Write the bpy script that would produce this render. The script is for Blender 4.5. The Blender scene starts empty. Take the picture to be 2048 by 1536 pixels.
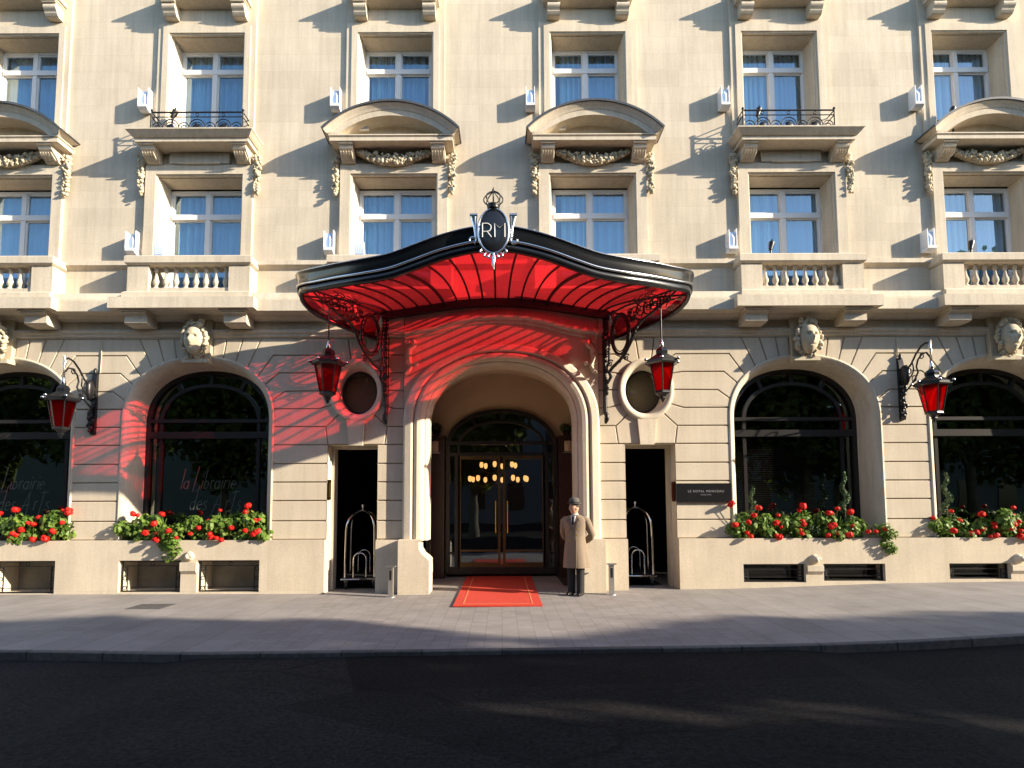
import bpy, math, random
from math import sin, cos, pi, radians, sqrt, atan2
from mathutils import Vector, Matrix
R = random.Random(7)
scene = bpy.context.scene
COL = scene.collection

# ------------------------------------------------------------------ materials
def newmat(name):
    m = bpy.data.materials.new(name); m.use_nodes = True
    nt = m.node_tree; nt.nodes.clear()
    out = nt.nodes.new('ShaderNodeOutputMaterial')
    return m, nt, out
def N(nt, typ, **kw):
    n = nt.nodes.new(typ)
    for k, v in kw.items():
        if k in n.inputs: n.inputs[k].default_value = v
        else: setattr(n, k, v)
    return n
def ramp(nt, fac, stops):
    r = nt.nodes.new('ShaderNodeValToRGB'); nt.links.new(fac, r.inputs['Fac'])
    els = r.color_ramp.elements
    while len(els) < len(stops): els.new(0.5)
    for e, (p, c) in zip(els, stops): e.position = p; e.color = (*c, 1) if len(c) == 3 else c
    return r.outputs['Color']
def mixc(nt, fac, a, b, mode='MIX'):
    m = nt.nodes.new('ShaderNodeMix'); m.data_type = 'RGBA'; m.blend_type = mode
    for s, v in ((m.inputs['Factor'], fac), (m.inputs[6], a), (m.inputs[7], b)):
        if hasattr(v, 'default_value') or hasattr(v, 'links'): nt.links.new(v, s)
        elif isinstance(v, (int, float)): s.default_value = v
        else: s.default_value = (*v, 1)
    return m.outputs[2]
def pbr(name, col, rough=0.6, metal=0.0, noise=0.0, nscale=6.0, bump=0.0, bscale=40.0, spec=0.5, coat=0.0):
    m, nt, out = newmat(name)
    b = N(nt, 'ShaderNodeBsdfPrincipled', Roughness=rough, Metallic=metal)
    b.inputs['Specular IOR Level'].default_value = spec
    b.inputs['Coat Weight'].default_value = coat
    b.inputs['Base Color'].default_value = (*col, 1)
    nt.links.new(b.outputs[0], out.inputs[0])
    if noise or bump:
        tc = N(nt, 'ShaderNodeTexCoord')
        if noise:
            n = N(nt, 'ShaderNodeTexNoise', Scale=nscale, Detail=6.0, Roughness=0.65)
            nt.links.new(tc.outputs['Object'], n.inputs['Vector'])
            lo = tuple(c*(1-noise) for c in col); hi = tuple(min(1, c*(1+noise)) for c in col)
            nt.links.new(ramp(nt, n.outputs['Fac'], [(0.3, lo), (0.7, hi)]), b.inputs['Base Color'])
        if bump:
            n = N(nt, 'ShaderNodeTexNoise', Scale=bscale, Detail=5.0)
            nt.links.new(tc.outputs['Object'], n.inputs['Vector'])
            bp = N(nt, 'ShaderNodeBump', Strength=bump, Distance=0.01)
            nt.links.new(n.outputs['Fac'], bp.inputs['Height']); nt.links.new(bp.outputs[0], b.inputs['Normal'])
    return m
def stone(name, col, blocks=None, stain=0.25):
    """limestone: large soft variation, fine grain, streaks; optional ashlar joints (block w,h)"""
    m, nt, out = newmat(name)
    b = N(nt, 'ShaderNodeBsdfPrincipled', Roughness=0.85); b.inputs['Specular IOR Level'].default_value = 0.25
    nt.links.new(b.outputs[0], out.inputs[0])
    tc = N(nt, 'ShaderNodeTexCoord'); P = tc.outputs['Object']
    n1 = N(nt, 'ShaderNodeTexNoise', Scale=0.9, Detail=6.0, Roughness=0.6); nt.links.new(P, n1.inputs['Vector'])
    base = ramp(nt, n1.outputs['Fac'], [(0.3, tuple(c*0.88 for c in col)), (0.7, tuple(min(1, c*1.08) for c in col))])
    n2 = N(nt, 'ShaderNodeTexNoise', Scale=38.0, Detail=4.0); nt.links.new(P, n2.inputs['Vector'])
    g = ramp(nt, n2.outputs['Fac'], [(0.3, (0.90,)*3), (0.7, (1.04,)*3)])
    c = mixc(nt, 1.0, base, g, 'MULTIPLY')
    # vertical weather streaks
    mp = N(nt, 'ShaderNodeMapping'); mp.inputs['Scale'].default_value = (5.0, 5.0, 0.35); nt.links.new(P, mp.inputs['Vector'])
    n3 = N(nt, 'ShaderNodeTexNoise', Scale=1.6, Detail=7.0, Roughness=0.7); nt.links.new(mp.outputs[0], n3.inputs['Vector'])
    st = ramp(nt, n3.outputs['Fac'], [(0.42, (1, 1, 1)), (0.75, (1-stain, 1-stain*1.05, 1-stain*1.15))])
    c = mixc(nt, 1.0, c, st, 'MULTIPLY')
    h = n2.outputs['Fac']
    if blocks:
        sx = N(nt, 'ShaderNodeSeparateXYZ'); nt.links.new(P, sx.inputs[0])
        cx = N(nt, 'ShaderNodeCombineXYZ'); nt.links.new(sx.outputs['X'], cx.inputs['X']); nt.links.new(sx.outputs['Z'], cx.inputs['Y'])
        br = N(nt, 'ShaderNodeTexBrick', Scale=1.0); br.offset = 0.42
        br.inputs['Brick Width'].default_value = blocks[0]; br.inputs['Row Height'].default_value = blocks[1]
        br.inputs['Mortar Size'].default_value = 0.004; br.inputs['Mortar Smooth'].default_value = 0.3
        br.inputs['Color1'].default_value = (0.955, 0.95, 0.94, 1); br.inputs['Color2'].default_value = (1.04, 1.04, 1.04, 1)
        br.inputs['Mortar'].default_value = (0.89, 0.87, 0.85, 1)
        nt.links.new(cx.outputs[0], br.inputs['Vector'])
        c = mixc(nt, 1.0, c, br.outputs['Color'], 'MULTIPLY')
    nt.links.new(c, b.inputs['Base Color'])
    bp = N(nt, 'ShaderNodeBump', Strength=0.25, Distance=0.006); nt.links.new(h, bp.inputs['Height']); nt.links.new(bp.outputs[0], b.inputs['Normal'])
    return m
def schlick(nt, r0):
    lw = N(nt, 'ShaderNodeLayerWeight', Blend=0.5); pw = N(nt, 'ShaderNodeMath', operation='POWER'); pw.inputs[1].default_value = 5.0
    nt.links.new(lw.outputs['Facing'], pw.inputs[0])
    ma = N(nt, 'ShaderNodeMath', operation='MULTIPLY_ADD'); ma.inputs[1].default_value = 0.8*(1-r0); ma.inputs[2].default_value = r0; ma.use_clamp = True
    nt.links.new(pw.outputs[0], ma.inputs[0]); return ma
def glassmat(name, tint, refl, gloss=(1, 1, 1), rough=0.0):
    m, nt, out = newmat(name)
    t = N(nt, 'ShaderNodeBsdfTransparent'); t.inputs[0].default_value = (*tint, 1)
    g = N(nt, 'ShaderNodeBsdfGlossy', Roughness=rough); g.inputs[0].default_value = (*gloss, 1)
    ad = schlick(nt, refl)
    # slightly wavy panes
    tc = N(nt, 'ShaderNodeTexCoord'); n = N(nt, 'ShaderNodeTexNoise', Scale=1.3, Detail=1.0)
    nt.links.new(tc.outputs['Object'], n.inputs['Vector'])
    bp = N(nt, 'ShaderNodeBump', Strength=0.12, Distance=0.02); nt.links.new(n.outputs['Fac'], bp.inputs['Height']); nt.links.new(bp.outputs[0], g.inputs['Normal'])
    mx = N(nt, 'ShaderNodeMixShader'); nt.links.new(ad.outputs[0], mx.inputs[0]); nt.links.new(t.outputs[0], mx.inputs[1]); nt.links.new(g.outputs[0], mx.inputs[2])
    nt.links.new(mx.outputs[0], out.inputs[0]); return m
def redglass(name, trans, transl, wt):
    m, nt, out = newmat(name)
    t = N(nt, 'ShaderNodeBsdfTransparent'); t.inputs[0].default_value = (*trans, 1)
    l = N(nt, 'ShaderNodeBsdfTranslucent'); l.inputs[0].default_value = (*transl, 1)
    g = N(nt, 'ShaderNodeBsdfGlossy', Roughness=0.03); f = schlick(nt, 0.04)
    a = N(nt, 'ShaderNodeMixShader'); a.inputs[0].default_value = wt
    nt.links.new(t.outputs[0], a.inputs[1]); nt.links.new(l.outputs[0], a.inputs[2])
    b = N(nt, 'ShaderNodeMixShader'); nt.links.new(f.outputs[0], b.inputs[0]); nt.links.new(a.outputs[0], b.inputs[1]); nt.links.new(g.outputs[0], b.inputs[2])
    nt.links.new(b.outputs[0], out.inputs[0]); return m
def leafmat(name, c1, c2, transl=0.3, nscale=3.0):
    m, nt, out = newmat(name)
    tc = N(nt, 'ShaderNodeTexCoord'); n = N(nt, 'ShaderNodeTexNoise', Scale=nscale, Detail=4.0); nt.links.new(tc.outputs['Object'], n.inputs['Vector'])
    c = ramp(nt, n.outputs['Fac'], [(0.35, c1), (0.65, c2)])
    d = N(nt, 'ShaderNodeBsdfPrincipled', Roughness=0.5); d.inputs['Specular IOR Level'].default_value = 0.35
    l = N(nt, 'ShaderNodeBsdfTranslucent')
    nt.links.new(c, d.inputs['Base Color']); nt.links.new(c, l.inputs[0])
    mx = N(nt, 'ShaderNodeMixShader'); mx.inputs[0].default_value = transl
    nt.links.new(d.outputs[0], mx.inputs[1]); nt.links.new(l.outputs[0], mx.inputs[2]); nt.links.new(mx.outputs[0], out.inputs[0]); return m
def emis(name, col, s):
    m, nt, out = newmat(name); e = N(nt, 'ShaderNodeEmission', Strength=s); e.inputs[0].default_value = (*col, 1)
    nt.links.new(e.outputs[0], out.inputs[0]); return m

SC = (0.60, 0.528, 0.422)
M = dict(
    wall=stone('ashlar_stone', SC, (1.05, 0.372), 0.20),
    rust=stone('rusticated_stone', (0.58, 0.505, 0.395), None, 0.14),
    groove=pbr('joint_mortar', (0.38, 0.31, 0.22), 0.9),
    trim=stone('carved_stone', (0.62, 0.545, 0.435), None, 0.22),
    plinth=stone('plinth_stone', (0.60, 0.52, 0.41), (1.9, 3.0), 0.12),
    carve=stone('sculpted_stone', (0.56, 0.49, 0.36), None, 0.35),
    plaster=pbr('porch_plaster', (0.55, 0.45, 0.33), 0.9, noise=0.08, nscale=1.5),
    lead=pbr('lead_flashing', (0.06, 0.065, 0.075), 0.5, noise=0.3),
    white=pbr('white_paint', (0.74, 0.74, 0.74), 0.45),
    whitebox=pbr('white_metal', (0.82, 0.82, 0.84), 0.3),
    lens=pbr('lamp_glass', (0.35, 0.5, 0.75), 0.12, spec=0.8),  # blue base colour stands in for a bluish reflection in the lamp
    pane=glassmat('window_glass', (0.48, 0.74, 0.98), 0.26, (0.68, 0.87, 1.0)),
    ovalpane=glassmat('dull_glass', (0.55, 0.55, 0.5), 0.03),
    dglass=glassmat('shopfront_glass', (0.35, 0.36, 0.36), 0.13, (0.85, 1.0, 0.9)),
    doorglass=glassmat('door_glass', (0.6, 0.6, 0.6), 0.14, (0.8, 0.9, 1.0)),
    curtain=leafmat('sheer_curtain', (0.80, 0.80, 0.78), (0.86, 0.86, 0.84), 0.25),
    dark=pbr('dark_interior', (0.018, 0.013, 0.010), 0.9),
    bronze=pbr('bronze_frame', (0.030, 0.027, 0.026), 0.35, 0.4),
    brass=pbr('brass_door', (0.13, 0.085, 0.035), 0.35, 0.7, noise=0.2),
    iron=pbr('black_iron', (0.012, 0.012, 0.014), 0.38, 0.2, bump=0.2, bscale=30),
    gloss=pbr('black_lacquer', (0.010, 0.011, 0.014), 0.24, 0.0, spec=0.5, coat=0.15),
    silver=pbr('silver_trim', (0.62, 0.63, 0.66), 0.22, 1.0),
    chrome=pbr('chrome_tube', (0.75, 0.74, 0.72), 0.12, 1.0),
    steel=pbr('brushed_steel', (0.55, 0.53, 0.50), 0.35, 0.9),
    redg=redglass('red_canopy_glass', (0.84, 0.028, 0.045), (0.95, 0.04, 0.045), 0.21),
    redl=redglass('red_lantern_glass', (0.62, 0.035, 0.03), (0.62, 0.02, 0.015), 0.34),
    carpet=pbr('red_carpet', (0.50, 0.035, 0.015), 0.95, noise=0.25, nscale=60, bump=0.5, bscale=300),
    carpetline=pbr('carpet_border', (0.62, 0.16, 0.07), 0.95, bump=0.5, bscale=300),
    asphalt=None, paving=None,
    kerb=pbr('kerb_granite', (0.12, 0.115, 0.12), 0.8, noise=0.3, nscale=12, bump=0.3),
    leaf=leafmat('tree_leaves', (0.07, 0.11, 0.015), (0.17, 0.20, 0.03), 0.55, 0.8),
    gleaf=leafmat('geranium_leaves', (0.055, 0.13, 0.015), (0.20, 0.30, 0.05), 0.35, 9.0),
    box=leafmat('boxwood_leaves', (0.03, 0.07, 0.02), (0.08, 0.13, 0.05), 0.2, 9.0),
    petal=leafmat('red_petals', (0.60, 0.010, 0.008), (0.85, 0.03, 0.015), 0.3, 20.0),
    bark=pbr('bark', (0.13, 0.11, 0.08), 0.9, noise=0.4, nscale=3, bump=0.6, bscale=12),
    wood=pbr('dark_wood', (0.035, 0.012, 0.009), 0.4, noise=0.3, nscale=4),
    black=pbr('black_board', (0.014, 0.014, 0.015), 0.15, spec=0.6),
    letter=pbr('silver_letters', (0.55, 0.55, 0.56), 0.35, 0.6),
    chalk=pbr('window_lettering', (0.75, 0.77, 0.72), 0.8),
    bpaint=pbr('brown_plaque', (0.12, 0.03, 0.012), 0.3, 0.3),
    gold=pbr('polished_brass', (0.75, 0.45, 0.08), 0.2, 1.0),
    skin=pbr('skin', (0.50, 0.27, 0.18), 0.55),
    hair=pbr('hair', (0.05, 0.035, 0.025), 0.8),
    coat=pbr('wool_coat', (0.215, 0.165, 0.118), 0.95, noise=0.12, nscale=40, bump=0.3, bscale=120),
    lapel=pbr('coat_lapel', (0.19, 0.13, 0.085), 0.95, noise=0.12, nscale=40),
    trousers=pbr('black_cloth', (0.012, 0.012, 0.014), 0.9),
    shirt=pbr('white_shirt', (0.72, 0.72, 0.74), 0.8),
    hat=pbr('grey_felt', (0.085, 0.08, 0.075), 0.95, noise=0.2, nscale=60),
    shoe=pbr('black_leather', (0.01, 0.01, 0.01), 0.25),
    bulb=emis('lamp_bulb', (1.0, 0.50, 0.15), 1.0),
    cream=pbr('cream_shade', (0.55, 0.45, 0.30), 0.8),
    monogram=pbr('monogram_white', (0.65, 0.65, 0.64), 0.5),
    rubber=pbr('rubber', (0.02, 0.02, 0.02), 0.6),
    plaque=pbr('shaded_facade', (0.16, 0.16, 0.15), 0.9, noise=0.1),  # pale stone darkened in its colour, standing in for shade on the facade
    greypanel=pbr('grey_panel', (0.20, 0.19, 0.17), 0.8, noise=0.25, nscale=3),
    slat=pbr('blind_slat', (0.045, 0.032, 0.028), 0.6),
    terracotta=pbr('planter_soil', (0.05, 0.035, 0.025), 0.95),
)
def m_asphalt():
    m, nt, out = newmat('asphalt'); b = N(nt, 'ShaderNodeBsdfPrincipled', Roughness=0.95); nt.links.new(b.outputs[0], out.inputs[0])
    b.inputs['Specular IOR Level'].default_value = 0.08
    tc = N(nt, 'ShaderNodeTexCoord'); P = tc.outputs['Object']
    n1 = N(nt, 'ShaderNodeTexNoise', Scale=0.5, Detail=8.0, Roughness=0.7); nt.links.new(P, n1.inputs['Vector'])
    n2 = N(nt, 'ShaderNodeTexNoise', Scale=26.0, Detail=8.0, Roughness=0.8); nt.links.new(P, n2.inputs['Vector'])
    c1 = ramp(nt, n1.outputs['Fac'], [(0.3, (0.011, 0.0105, 0.011)), (0.7, (0.019, 0.018, 0.018))])
    c2 = ramp(nt, n2.outputs['Fac'], [(0.38, (0.45,)*3), (0.66, (1.7,)*3)])
    mp = N(nt, 'ShaderNodeMapping'); mp.inputs['Scale'].default_value = (0.35, 1.0, 1.0); nt.links.new(P, mp.inputs['Vector'])
    vo = N(nt, 'ShaderNodeTexVoronoi', Scale=0.45); vo.feature = 'DISTANCE_TO_EDGE'
    n4 = N(nt, 'ShaderNodeTexNoise', Scale=1.2, Detail=6.0); nt.links.new(mp.outputs[0], n4.inputs['Vector'])
    nt.links.new(mixc(nt, 0.35, mp.outputs[0], n4.outputs['Color']), vo.inputs['Vector'])
    cr = ramp(nt, vo.outputs['Distance'], [(0.0, (0.65,)*3), (0.008, (1.0,)*3)])
    n5 = N(nt, 'ShaderNodeTexVoronoi', Scale=0.22); nt.links.new(mp.outputs[0], n5.inputs['Vector'])
    pt = ramp(nt, n5.outputs['Color'], [(0.2, (0.8,)*3), (0.8, (1.35,)*3)])
    c1 = mixc(nt, 1.0, mixc(nt, 1.0, c1, cr, 'MULTIPLY'), pt, 'MULTIPLY')
    nt.links.new(mixc(nt, 1.0, c1, c2, 'MULTIPLY'), b.inputs['Base Color'])
    bp = N(nt, 'ShaderNodeBump', Strength=0.7, Distance=0.01); nt.links.new(n2.outputs['Fac'], bp.inputs['Height']); nt.links.new(bp.outputs[0], b.inputs['Normal'])
    return m
def m_paving():
    m, nt, out = newmat('granite_paving'); b = N(nt, 'ShaderNodeBsdfPrincipled', Roughness=0.8); nt.links.new(b.outputs[0], out.inputs[0])
    b.inputs['Specular IOR Level'].default_value = 0.3
    tc = N(nt, 'ShaderNodeTexCoord'); P = tc.outputs['Object']
    sx = N(nt, 'ShaderNodeSeparateXYZ'); nt.links.new(P, sx.inputs[0])
    cx = N(nt, 'ShaderNodeCombineXYZ'); nt.links.new(sx.outputs['Y'], cx.inputs['X']); nt.links.new(sx.outputs['X'], cx.inputs['Y'])
    def brick(w, h, mort, ms, ca, cb):
        br = N(nt, 'ShaderNodeTexBrick', Scale=1.0); br.offset = 0.5
        br.inputs['Brick Width'].default_value = w; br.inputs['Row Height'].default_value = h; br.inputs['Mortar Size'].default_value = ms
        br.inputs['Color1'].default_value = (*ca, 1); br.inputs['Color2'].default_value = (*cb, 1); br.inputs['Mortar'].default_value = (*mort, 1)
        nt.links.new(cx.outputs[0], br.inputs['Vector']); return br.outputs['Color']
    big = brick(1.15, 0.48, (0.185, 0.172, 0.165), 0.008, (0.245, 0.23, 0.22), (0.28, 0.262, 0.25))
    sml = brick(0.16, 0.22, (0.20, 0.185, 0.175), 0.006, (0.24, 0.222, 0.212), (0.285, 0.262, 0.252))
    # setts in the middle crossing, slabs at both sides
    ab = N(nt, 'ShaderNodeMath', operation='ABSOLUTE'); nt.links.new(sx.outputs['X'], ab.inputs[0])
    lt = N(nt, 'ShaderNodeMath', operation='LESS_THAN'); nt.links.new(ab.outputs[0], lt.inputs[0]); lt.inputs[1].default_value = 3.36
    c = mixc(nt, lt.outputs[0], big, sml)
    n1 = N(nt, 'ShaderNodeTexNoise', Scale=1.1, Detail=8.0, Roughness=0.7); nt.links.new(P, n1.inputs['Vector'])
    c = mixc(nt, 1.0, c, ramp(nt, n1.outputs['Fac'], [(0.3, (0.78, 0.77, 0.76)), (0.7, (1.1, 1.1, 1.1))]), 'MULTIPLY')
    n2 = N(nt, 'ShaderNodeTexNoise', Scale=90.0, Detail=3.0); nt.links.new(P, n2.inputs['Vector'])
    c = mixc(nt, 1.0, c, ramp(nt, n2.outputs['Fac'], [(0.3, (0.86,)*3), (0.7, (1.1,)*3)]), 'MULTIPLY')
    nt.links.new(c, b.inputs['Base Color'])
    bp = N(nt, 'ShaderNodeBump', Strength=0.4, Distance=0.006); nt.links.new(n2.outputs['Fac'], bp.inputs['Height']); nt.links.new(bp.outputs[0], b.inputs['Normal'])
    return m
M['asphalt'] = m_asphalt(); M['paving'] = m_paving()
def m_kerb():
    m, nt, out = newmat('kerb_stones'); b = N(nt, 'ShaderNodeBsdfPrincipled', Roughness=0.8); nt.links.new(b.outputs[0], out.inputs[0])
    tc = N(nt, 'ShaderNodeTexCoord'); br = N(nt, 'ShaderNodeTexBrick', Scale=1.0)
    br.inputs['Brick Width'].default_value = 0.95; br.inputs['Row Height'].default_value = 50.0; br.inputs['Mortar Size'].default_value = 0.012
    br.inputs['Color1'].default_value = (0.06, 0.057, 0.057, 1); br.inputs['Color2'].default_value = (0.10, 0.094, 0.092, 1); br.inputs['Mortar'].default_value = (0.03, 0.03, 0.03, 1)
    nt.links.new(tc.outputs['Object'], br.inputs['Vector'])
    n = N(nt, 'ShaderNodeTexNoise', Scale=14.0, Detail=6.0); nt.links.new(tc.outputs['Object'], n.inputs['Vector'])
    nt.links.new(mixc(nt, 1.0, br.outputs['Color'], ramp(nt, n.outputs['Fac'], [(0.3, (0.7,)*3), (0.7, (1.25,)*3)]), 'MULTIPLY'), b.inputs['Base Color']); return m
M['kerb'] = m_kerb()

# ------------------------------------------------------------------ mesh builder
class MB:
    def __init__(s): s.v = []; s.f = []; s.sm = []
    def add(s, vs, fs, smooth=False):
        o = len(s.v); s.v += [tuple(v) for v in vs]
        for f in fs: s.f.append([i+o for i in f]); s.sm.append(smooth)
        return s
    def box(s, x0, x1, y0, y1, z0, z1):
        s.add([(x0,y0,z0),(x1,y0,z0),(x1,y1,z0),(x0,y1,z0),(x0,y0,z1),(x1,y0,z1),(x1,y1,z1),(x0,y1,z1)],
              [(0,3,2,1),(4,5,6,7),(0,1,5,4),(1,2,6,5),(2,3,7,6),(3,0,4,7)]); return s
    def prism(s, pts, y0, y1, caps=True):
        """xz polygon extruded from y0 to y1"""
        n = len(pts); vs = [(x, y0, z) for x, z in pts] + [(x, y1, z) for x, z in pts]
        fs = [(i, (i+1) % n, n+(i+1) % n, n+i) for i in range(n)]
        if caps: fs += [tuple(range(n)), tuple(range(2*n-1, n-1, -1))]
        s.add(vs, fs); return s
    def prism_x(s, pts, x0, x1):
        """yz polygon extruded along x"""
        n = len(pts); vs = [(x0, y, z) for y, z in pts] + [(x1, y, z) for y, z in pts]
        s.add(vs, [(i, (i+1) % n, n+(i+1) % n, n+i) for i in range(n)] + [tuple(range(n)), tuple(range(2*n-1, n-1, -1))]); return s
    def loft(s, rings, closed=True, caps=(False, False), smooth=True):
        n = len(rings[0]); vs = [p for r in rings for p in r]; fs = []
        for k in range(len(rings)-1):
            for i in range(n if closed else n-1):
                j = (i+1) % n; fs.append((k*n+i, k*n+j, (k+1)*n+j, (k+1)*n+i))
        s.add(vs, fs, smooth)
        if caps[0]: s.add(rings[0], [tuple(range(n))])
        if caps[1]: s.add(rings[-1], [tuple(range(n))])
        return s
    def tube(s, pts, r, n=8, caps=True, smooth=True):
        pts = [Vector(p) for p in pts]; rr = r if isinstance(r, (list, tuple)) else [r]*len(pts)
        rings = []; up = None
        for i, p in enumerate(pts):
            a = pts[max(i-1, 0)]; b = pts[min(i+1, len(pts)-1)]; t = (b-a)
            t = t.normalized() if t.length > 1e-9 else Vector((0, 0, 1))
            if up is None:
                up = Vector((0, 0, 1)) if abs(t.z) < 0.9 else Vector((0, 1, 0))
            u = t.cross(up); u = u.normalized() if u.length > 1e-6 else t.orthogonal().normalized()
            w = u.cross(t).normalized(); up = w
            rings.append([p + (u*cos(2*pi*k/n) + w*sin(2*pi*k/n))*rr[i] for k in range(n)])
        s.loft(rings, True, (caps, caps), smooth); return s
    def ring(s, c, r, t, plane='xz', n=20, m=6, sy=1.0):
        pts = []
        for k in range(n+1):
            a = 2*pi*k/n; u, w = r*cos(a), r*sy*sin(a)
            pts.append((c[0]+u, c[1], c[2]+w) if plane == 'xz' else (c[0], c[1]+u, c[2]+w) if plane == 'yz' else (c[0]+u, c[1]+w, c[2]))
        s.tube(pts, t, m, False); return s
    def lathe(s, prof, c, n=16, axis='z', smooth=True, rot=0.0):
        rings = []
        for r, h in prof:
            rg = []
            for k in range(n):
                a = 2*pi*k/n + rot; u, w = r*cos(a), r*sin(a)
                rg.append((c[0]+u, c[1]+w, c[2]+h) if axis == 'z' else (c[0]+u, c[1]-h, c[2]+w))
            rings.append(rg)
        s.loft(rings, True, (prof[0][0] > 1e-4, prof[-1][0] > 1e-4), smooth); return s
    def ball(s, c, r, n=8, m=6, sc=(1, 1, 1), jit=0.0):
        rings = []
        for i in range(m+1):
            th = pi*i/m; rg = []
            for k in range(n):
                a = 2*pi*k/n; q = r*(1 + (R.uniform(-jit, jit) if jit and 0 < i < m else 0))
                rg.append((c[0]+sc[0]*q*sin(th)*cos(a), c[1]+sc[1]*q*sin(th)*sin(a), c[2]-sc[2]*q*cos(th)))
            rings.append(rg)
        s.loft(rings); return s
    def band3(s, x0, x1, prof, yb=0.0, left=True, right=True, smooth=False):
        """cornice along x with returned ends. prof = [(projection, z)...] bottom to top; wall at yb"""
        rings = []
        for p, z in prof:
            a = x0-p if left else x0; b = x1+p if right else x1
            rings.append([(a, yb, z), (a, yb-p, z), (b, yb-p, z), (b, yb, z)])
        s.loft(rings, False, (False, False), smooth)
        s.add(rings[0], [(0, 1, 2, 3)]); s.add(rings[-1], [(0, 1, 2, 3)])
        if not left or not right:
            for k in ([] if left else [0]) + ([] if right else [3]):
                e = [rg[k] for rg in rings] + [rg[1 if k == 0 else 2] for rg in reversed(rings)]
                s.add(e, [tuple(range(len(e)))])
        return s
    def mesh(s, name):
        me = bpy.data.meshes.new(name); me.from_pydata(s.v, [], s.f)
        me.polygons.foreach_set('use_smooth', s.sm); me.validate(); me.update(); return me
    def build(s, name, mat, parent=None, loc=None, rz=None):
        return mkobj(name, s.mesh(name), mat, parent, loc, rz)
def mkobj(name, me, mat, parent=None, loc=None, rz=None):
    if mat is not None and len(me.materials) == 0: me.materials.append(mat)
    o = bpy.data.objects.new(name, me); COL.objects.link(o)
    if parent: o.parent = parent
    if loc: o.location = loc
    if rz is not None: o.rotation_euler = (0, 0, rz)
    return o
def tag(o, label=None, cat=None, group=None, kind=None):
    if label: o['label'] = label
    if cat: o['category'] = cat
    if group: o['group'] = group
    if kind: o['kind'] = kind
    return o
def thing(name, label, cat, loc=(0, 0, 0), rz=0.0, group=None):
    o = bpy.data.objects.new(name, None); COL.objects.link(o); o.location = loc; o.rotation_euler = (0, 0, rz)
    return tag(o, label, cat, group)
def dup(root, loc, rz=0.0, label=None, group=None, scale=None):
    r = root.copy(); COL.objects.link(r); r.location = loc; r.rotation_euler = (0, 0, rz)
    if scale: r.scale = (scale,)*3 if isinstance(scale, (int, float)) else scale
    if label: r['label'] = label
    if group: r['group'] = group
    for ch in list(root.children):
        c = ch.copy(); COL.objects.link(c); c.parent = r
        for g in list(ch.children):
            d = g.copy(); COL.objects.link(d); d.parent = c
    return r
def text(name, body, size, mat, parent, loc, rot=(pi/2, 0, 0), shear=0.0, ext=0.004, spacing=1.0, align='CENTER', bev=0.0):
    cu = bpy.data.curves.new(name, 'FONT'); cu.body = body; cu.size = size; cu.extrude = ext; cu.shear = shear
    cu.align_x = align; cu.align_y = 'CENTER'; cu.space_character = spacing; cu.offset = bev
    tmp = bpy.data.objects.new('tmp', cu); COL.objects.link(tmp)
    dg = bpy.context.evaluated_depsgraph_get(); me = bpy.data.meshes.new_from_object(tmp.evaluated_get(dg))
    bpy.data.objects.remove(tmp); me.name = name
    me.materials.clear(); o = mkobj(name, me, mat, parent); o.location = loc; o.rotation_euler = rot; return o

def lerp(a, b, t): return a + (b-a)*t
def arcz(dx, w, zs, rise, n=2.2): return zs + rise*max(0.0, 1-(min(abs(dx), w)/w)**n)**(1/n)
def archpts(cx, w, zs, rise, z0, n=2.2, k=36):
    """open outline: left foot, up, over, down to right foot"""
    pts = [(cx-w, z0)]
    for i in range(k+1):
        a = pi - pi*i/k
        c, s_ = cos(a), sin(a)
        pts.append((cx + w*math.copysign(abs(c)**(2/n), c), zs + rise*abs(s_)**(2/n)))
    pts.append((cx+w, z0)); return pts
def hgrid(mb, x0, x1, z0, z1, y, holes):
    xs = sorted(set([x0, x1]+[h for q in holes for h in q[:2] if x0 < h < x1])); zs = sorted(set([z0, z1]+[h for q in holes for h in q[2:] if z0 < h < z1]))
    for i in range(len(xs)-1):
        for j in range(len(zs)-1):
            a, b, c, d = xs[i], xs[i+1], zs[j], zs[j+1]; mx, mz = (a+b)/2, (c+d)/2
            if any(q[0] < mx < q[1] and q[2] < mz < q[3] for q in holes): continue
            mb.add([(a, y, c), (b, y, c), (b, y, d), (a, y, d)], [(0, 1, 2, 3)])

# ------------------------------------------------------------------ ground
GP = [(-80, -0.05), (-9, -0.05), (-3.5, -0.055), (0, -0.03), (2.4, -0.01), (4.8, 0.02), (7.6, 0.11), (10.3, 0.14), (80, 0.16)]
def gz(x):
    for (a, za), (b, zb) in zip(GP, GP[1:]):
        if a <= x <= b: return lerp(za, zb, (x-a)/(b-a))
    return 0
KY = [(-80, -4.55), (-9.8, -4.60), (-5.5, -4.66), (-3.8, -4.78), (3.5, -4.72), (5.4, -4.60), (6.6, -4.50), (10.5, -4.52), (80, -4.6)]
def ky(x):
    for (a, za), (b, zb) in zip(KY, KY[1:]):
        if a <= x <= b: return lerp(za, zb, (x-a)/(b-a))
xs = [-80, -30, -14] + [-12+0.5*i for i in range(49)] + [14, 30, 80]
mb = MB(); rows = [[(x, ky(x)+0.10, gz(x)) for x in xs], [(x, -2.0, gz(x)) for x in xs], [(x, 0.5, gz(x)) for x in xs], [(x, 2.4, gz(x)) for x in xs]]
mb.loft(rows, False, smooth=False); tag(mb.build('pavement', M['paving']), kind='structure')
mb = MB()
def drop(x): return 0.05 if -3.8 < x < 4.0 else 0.10
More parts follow.
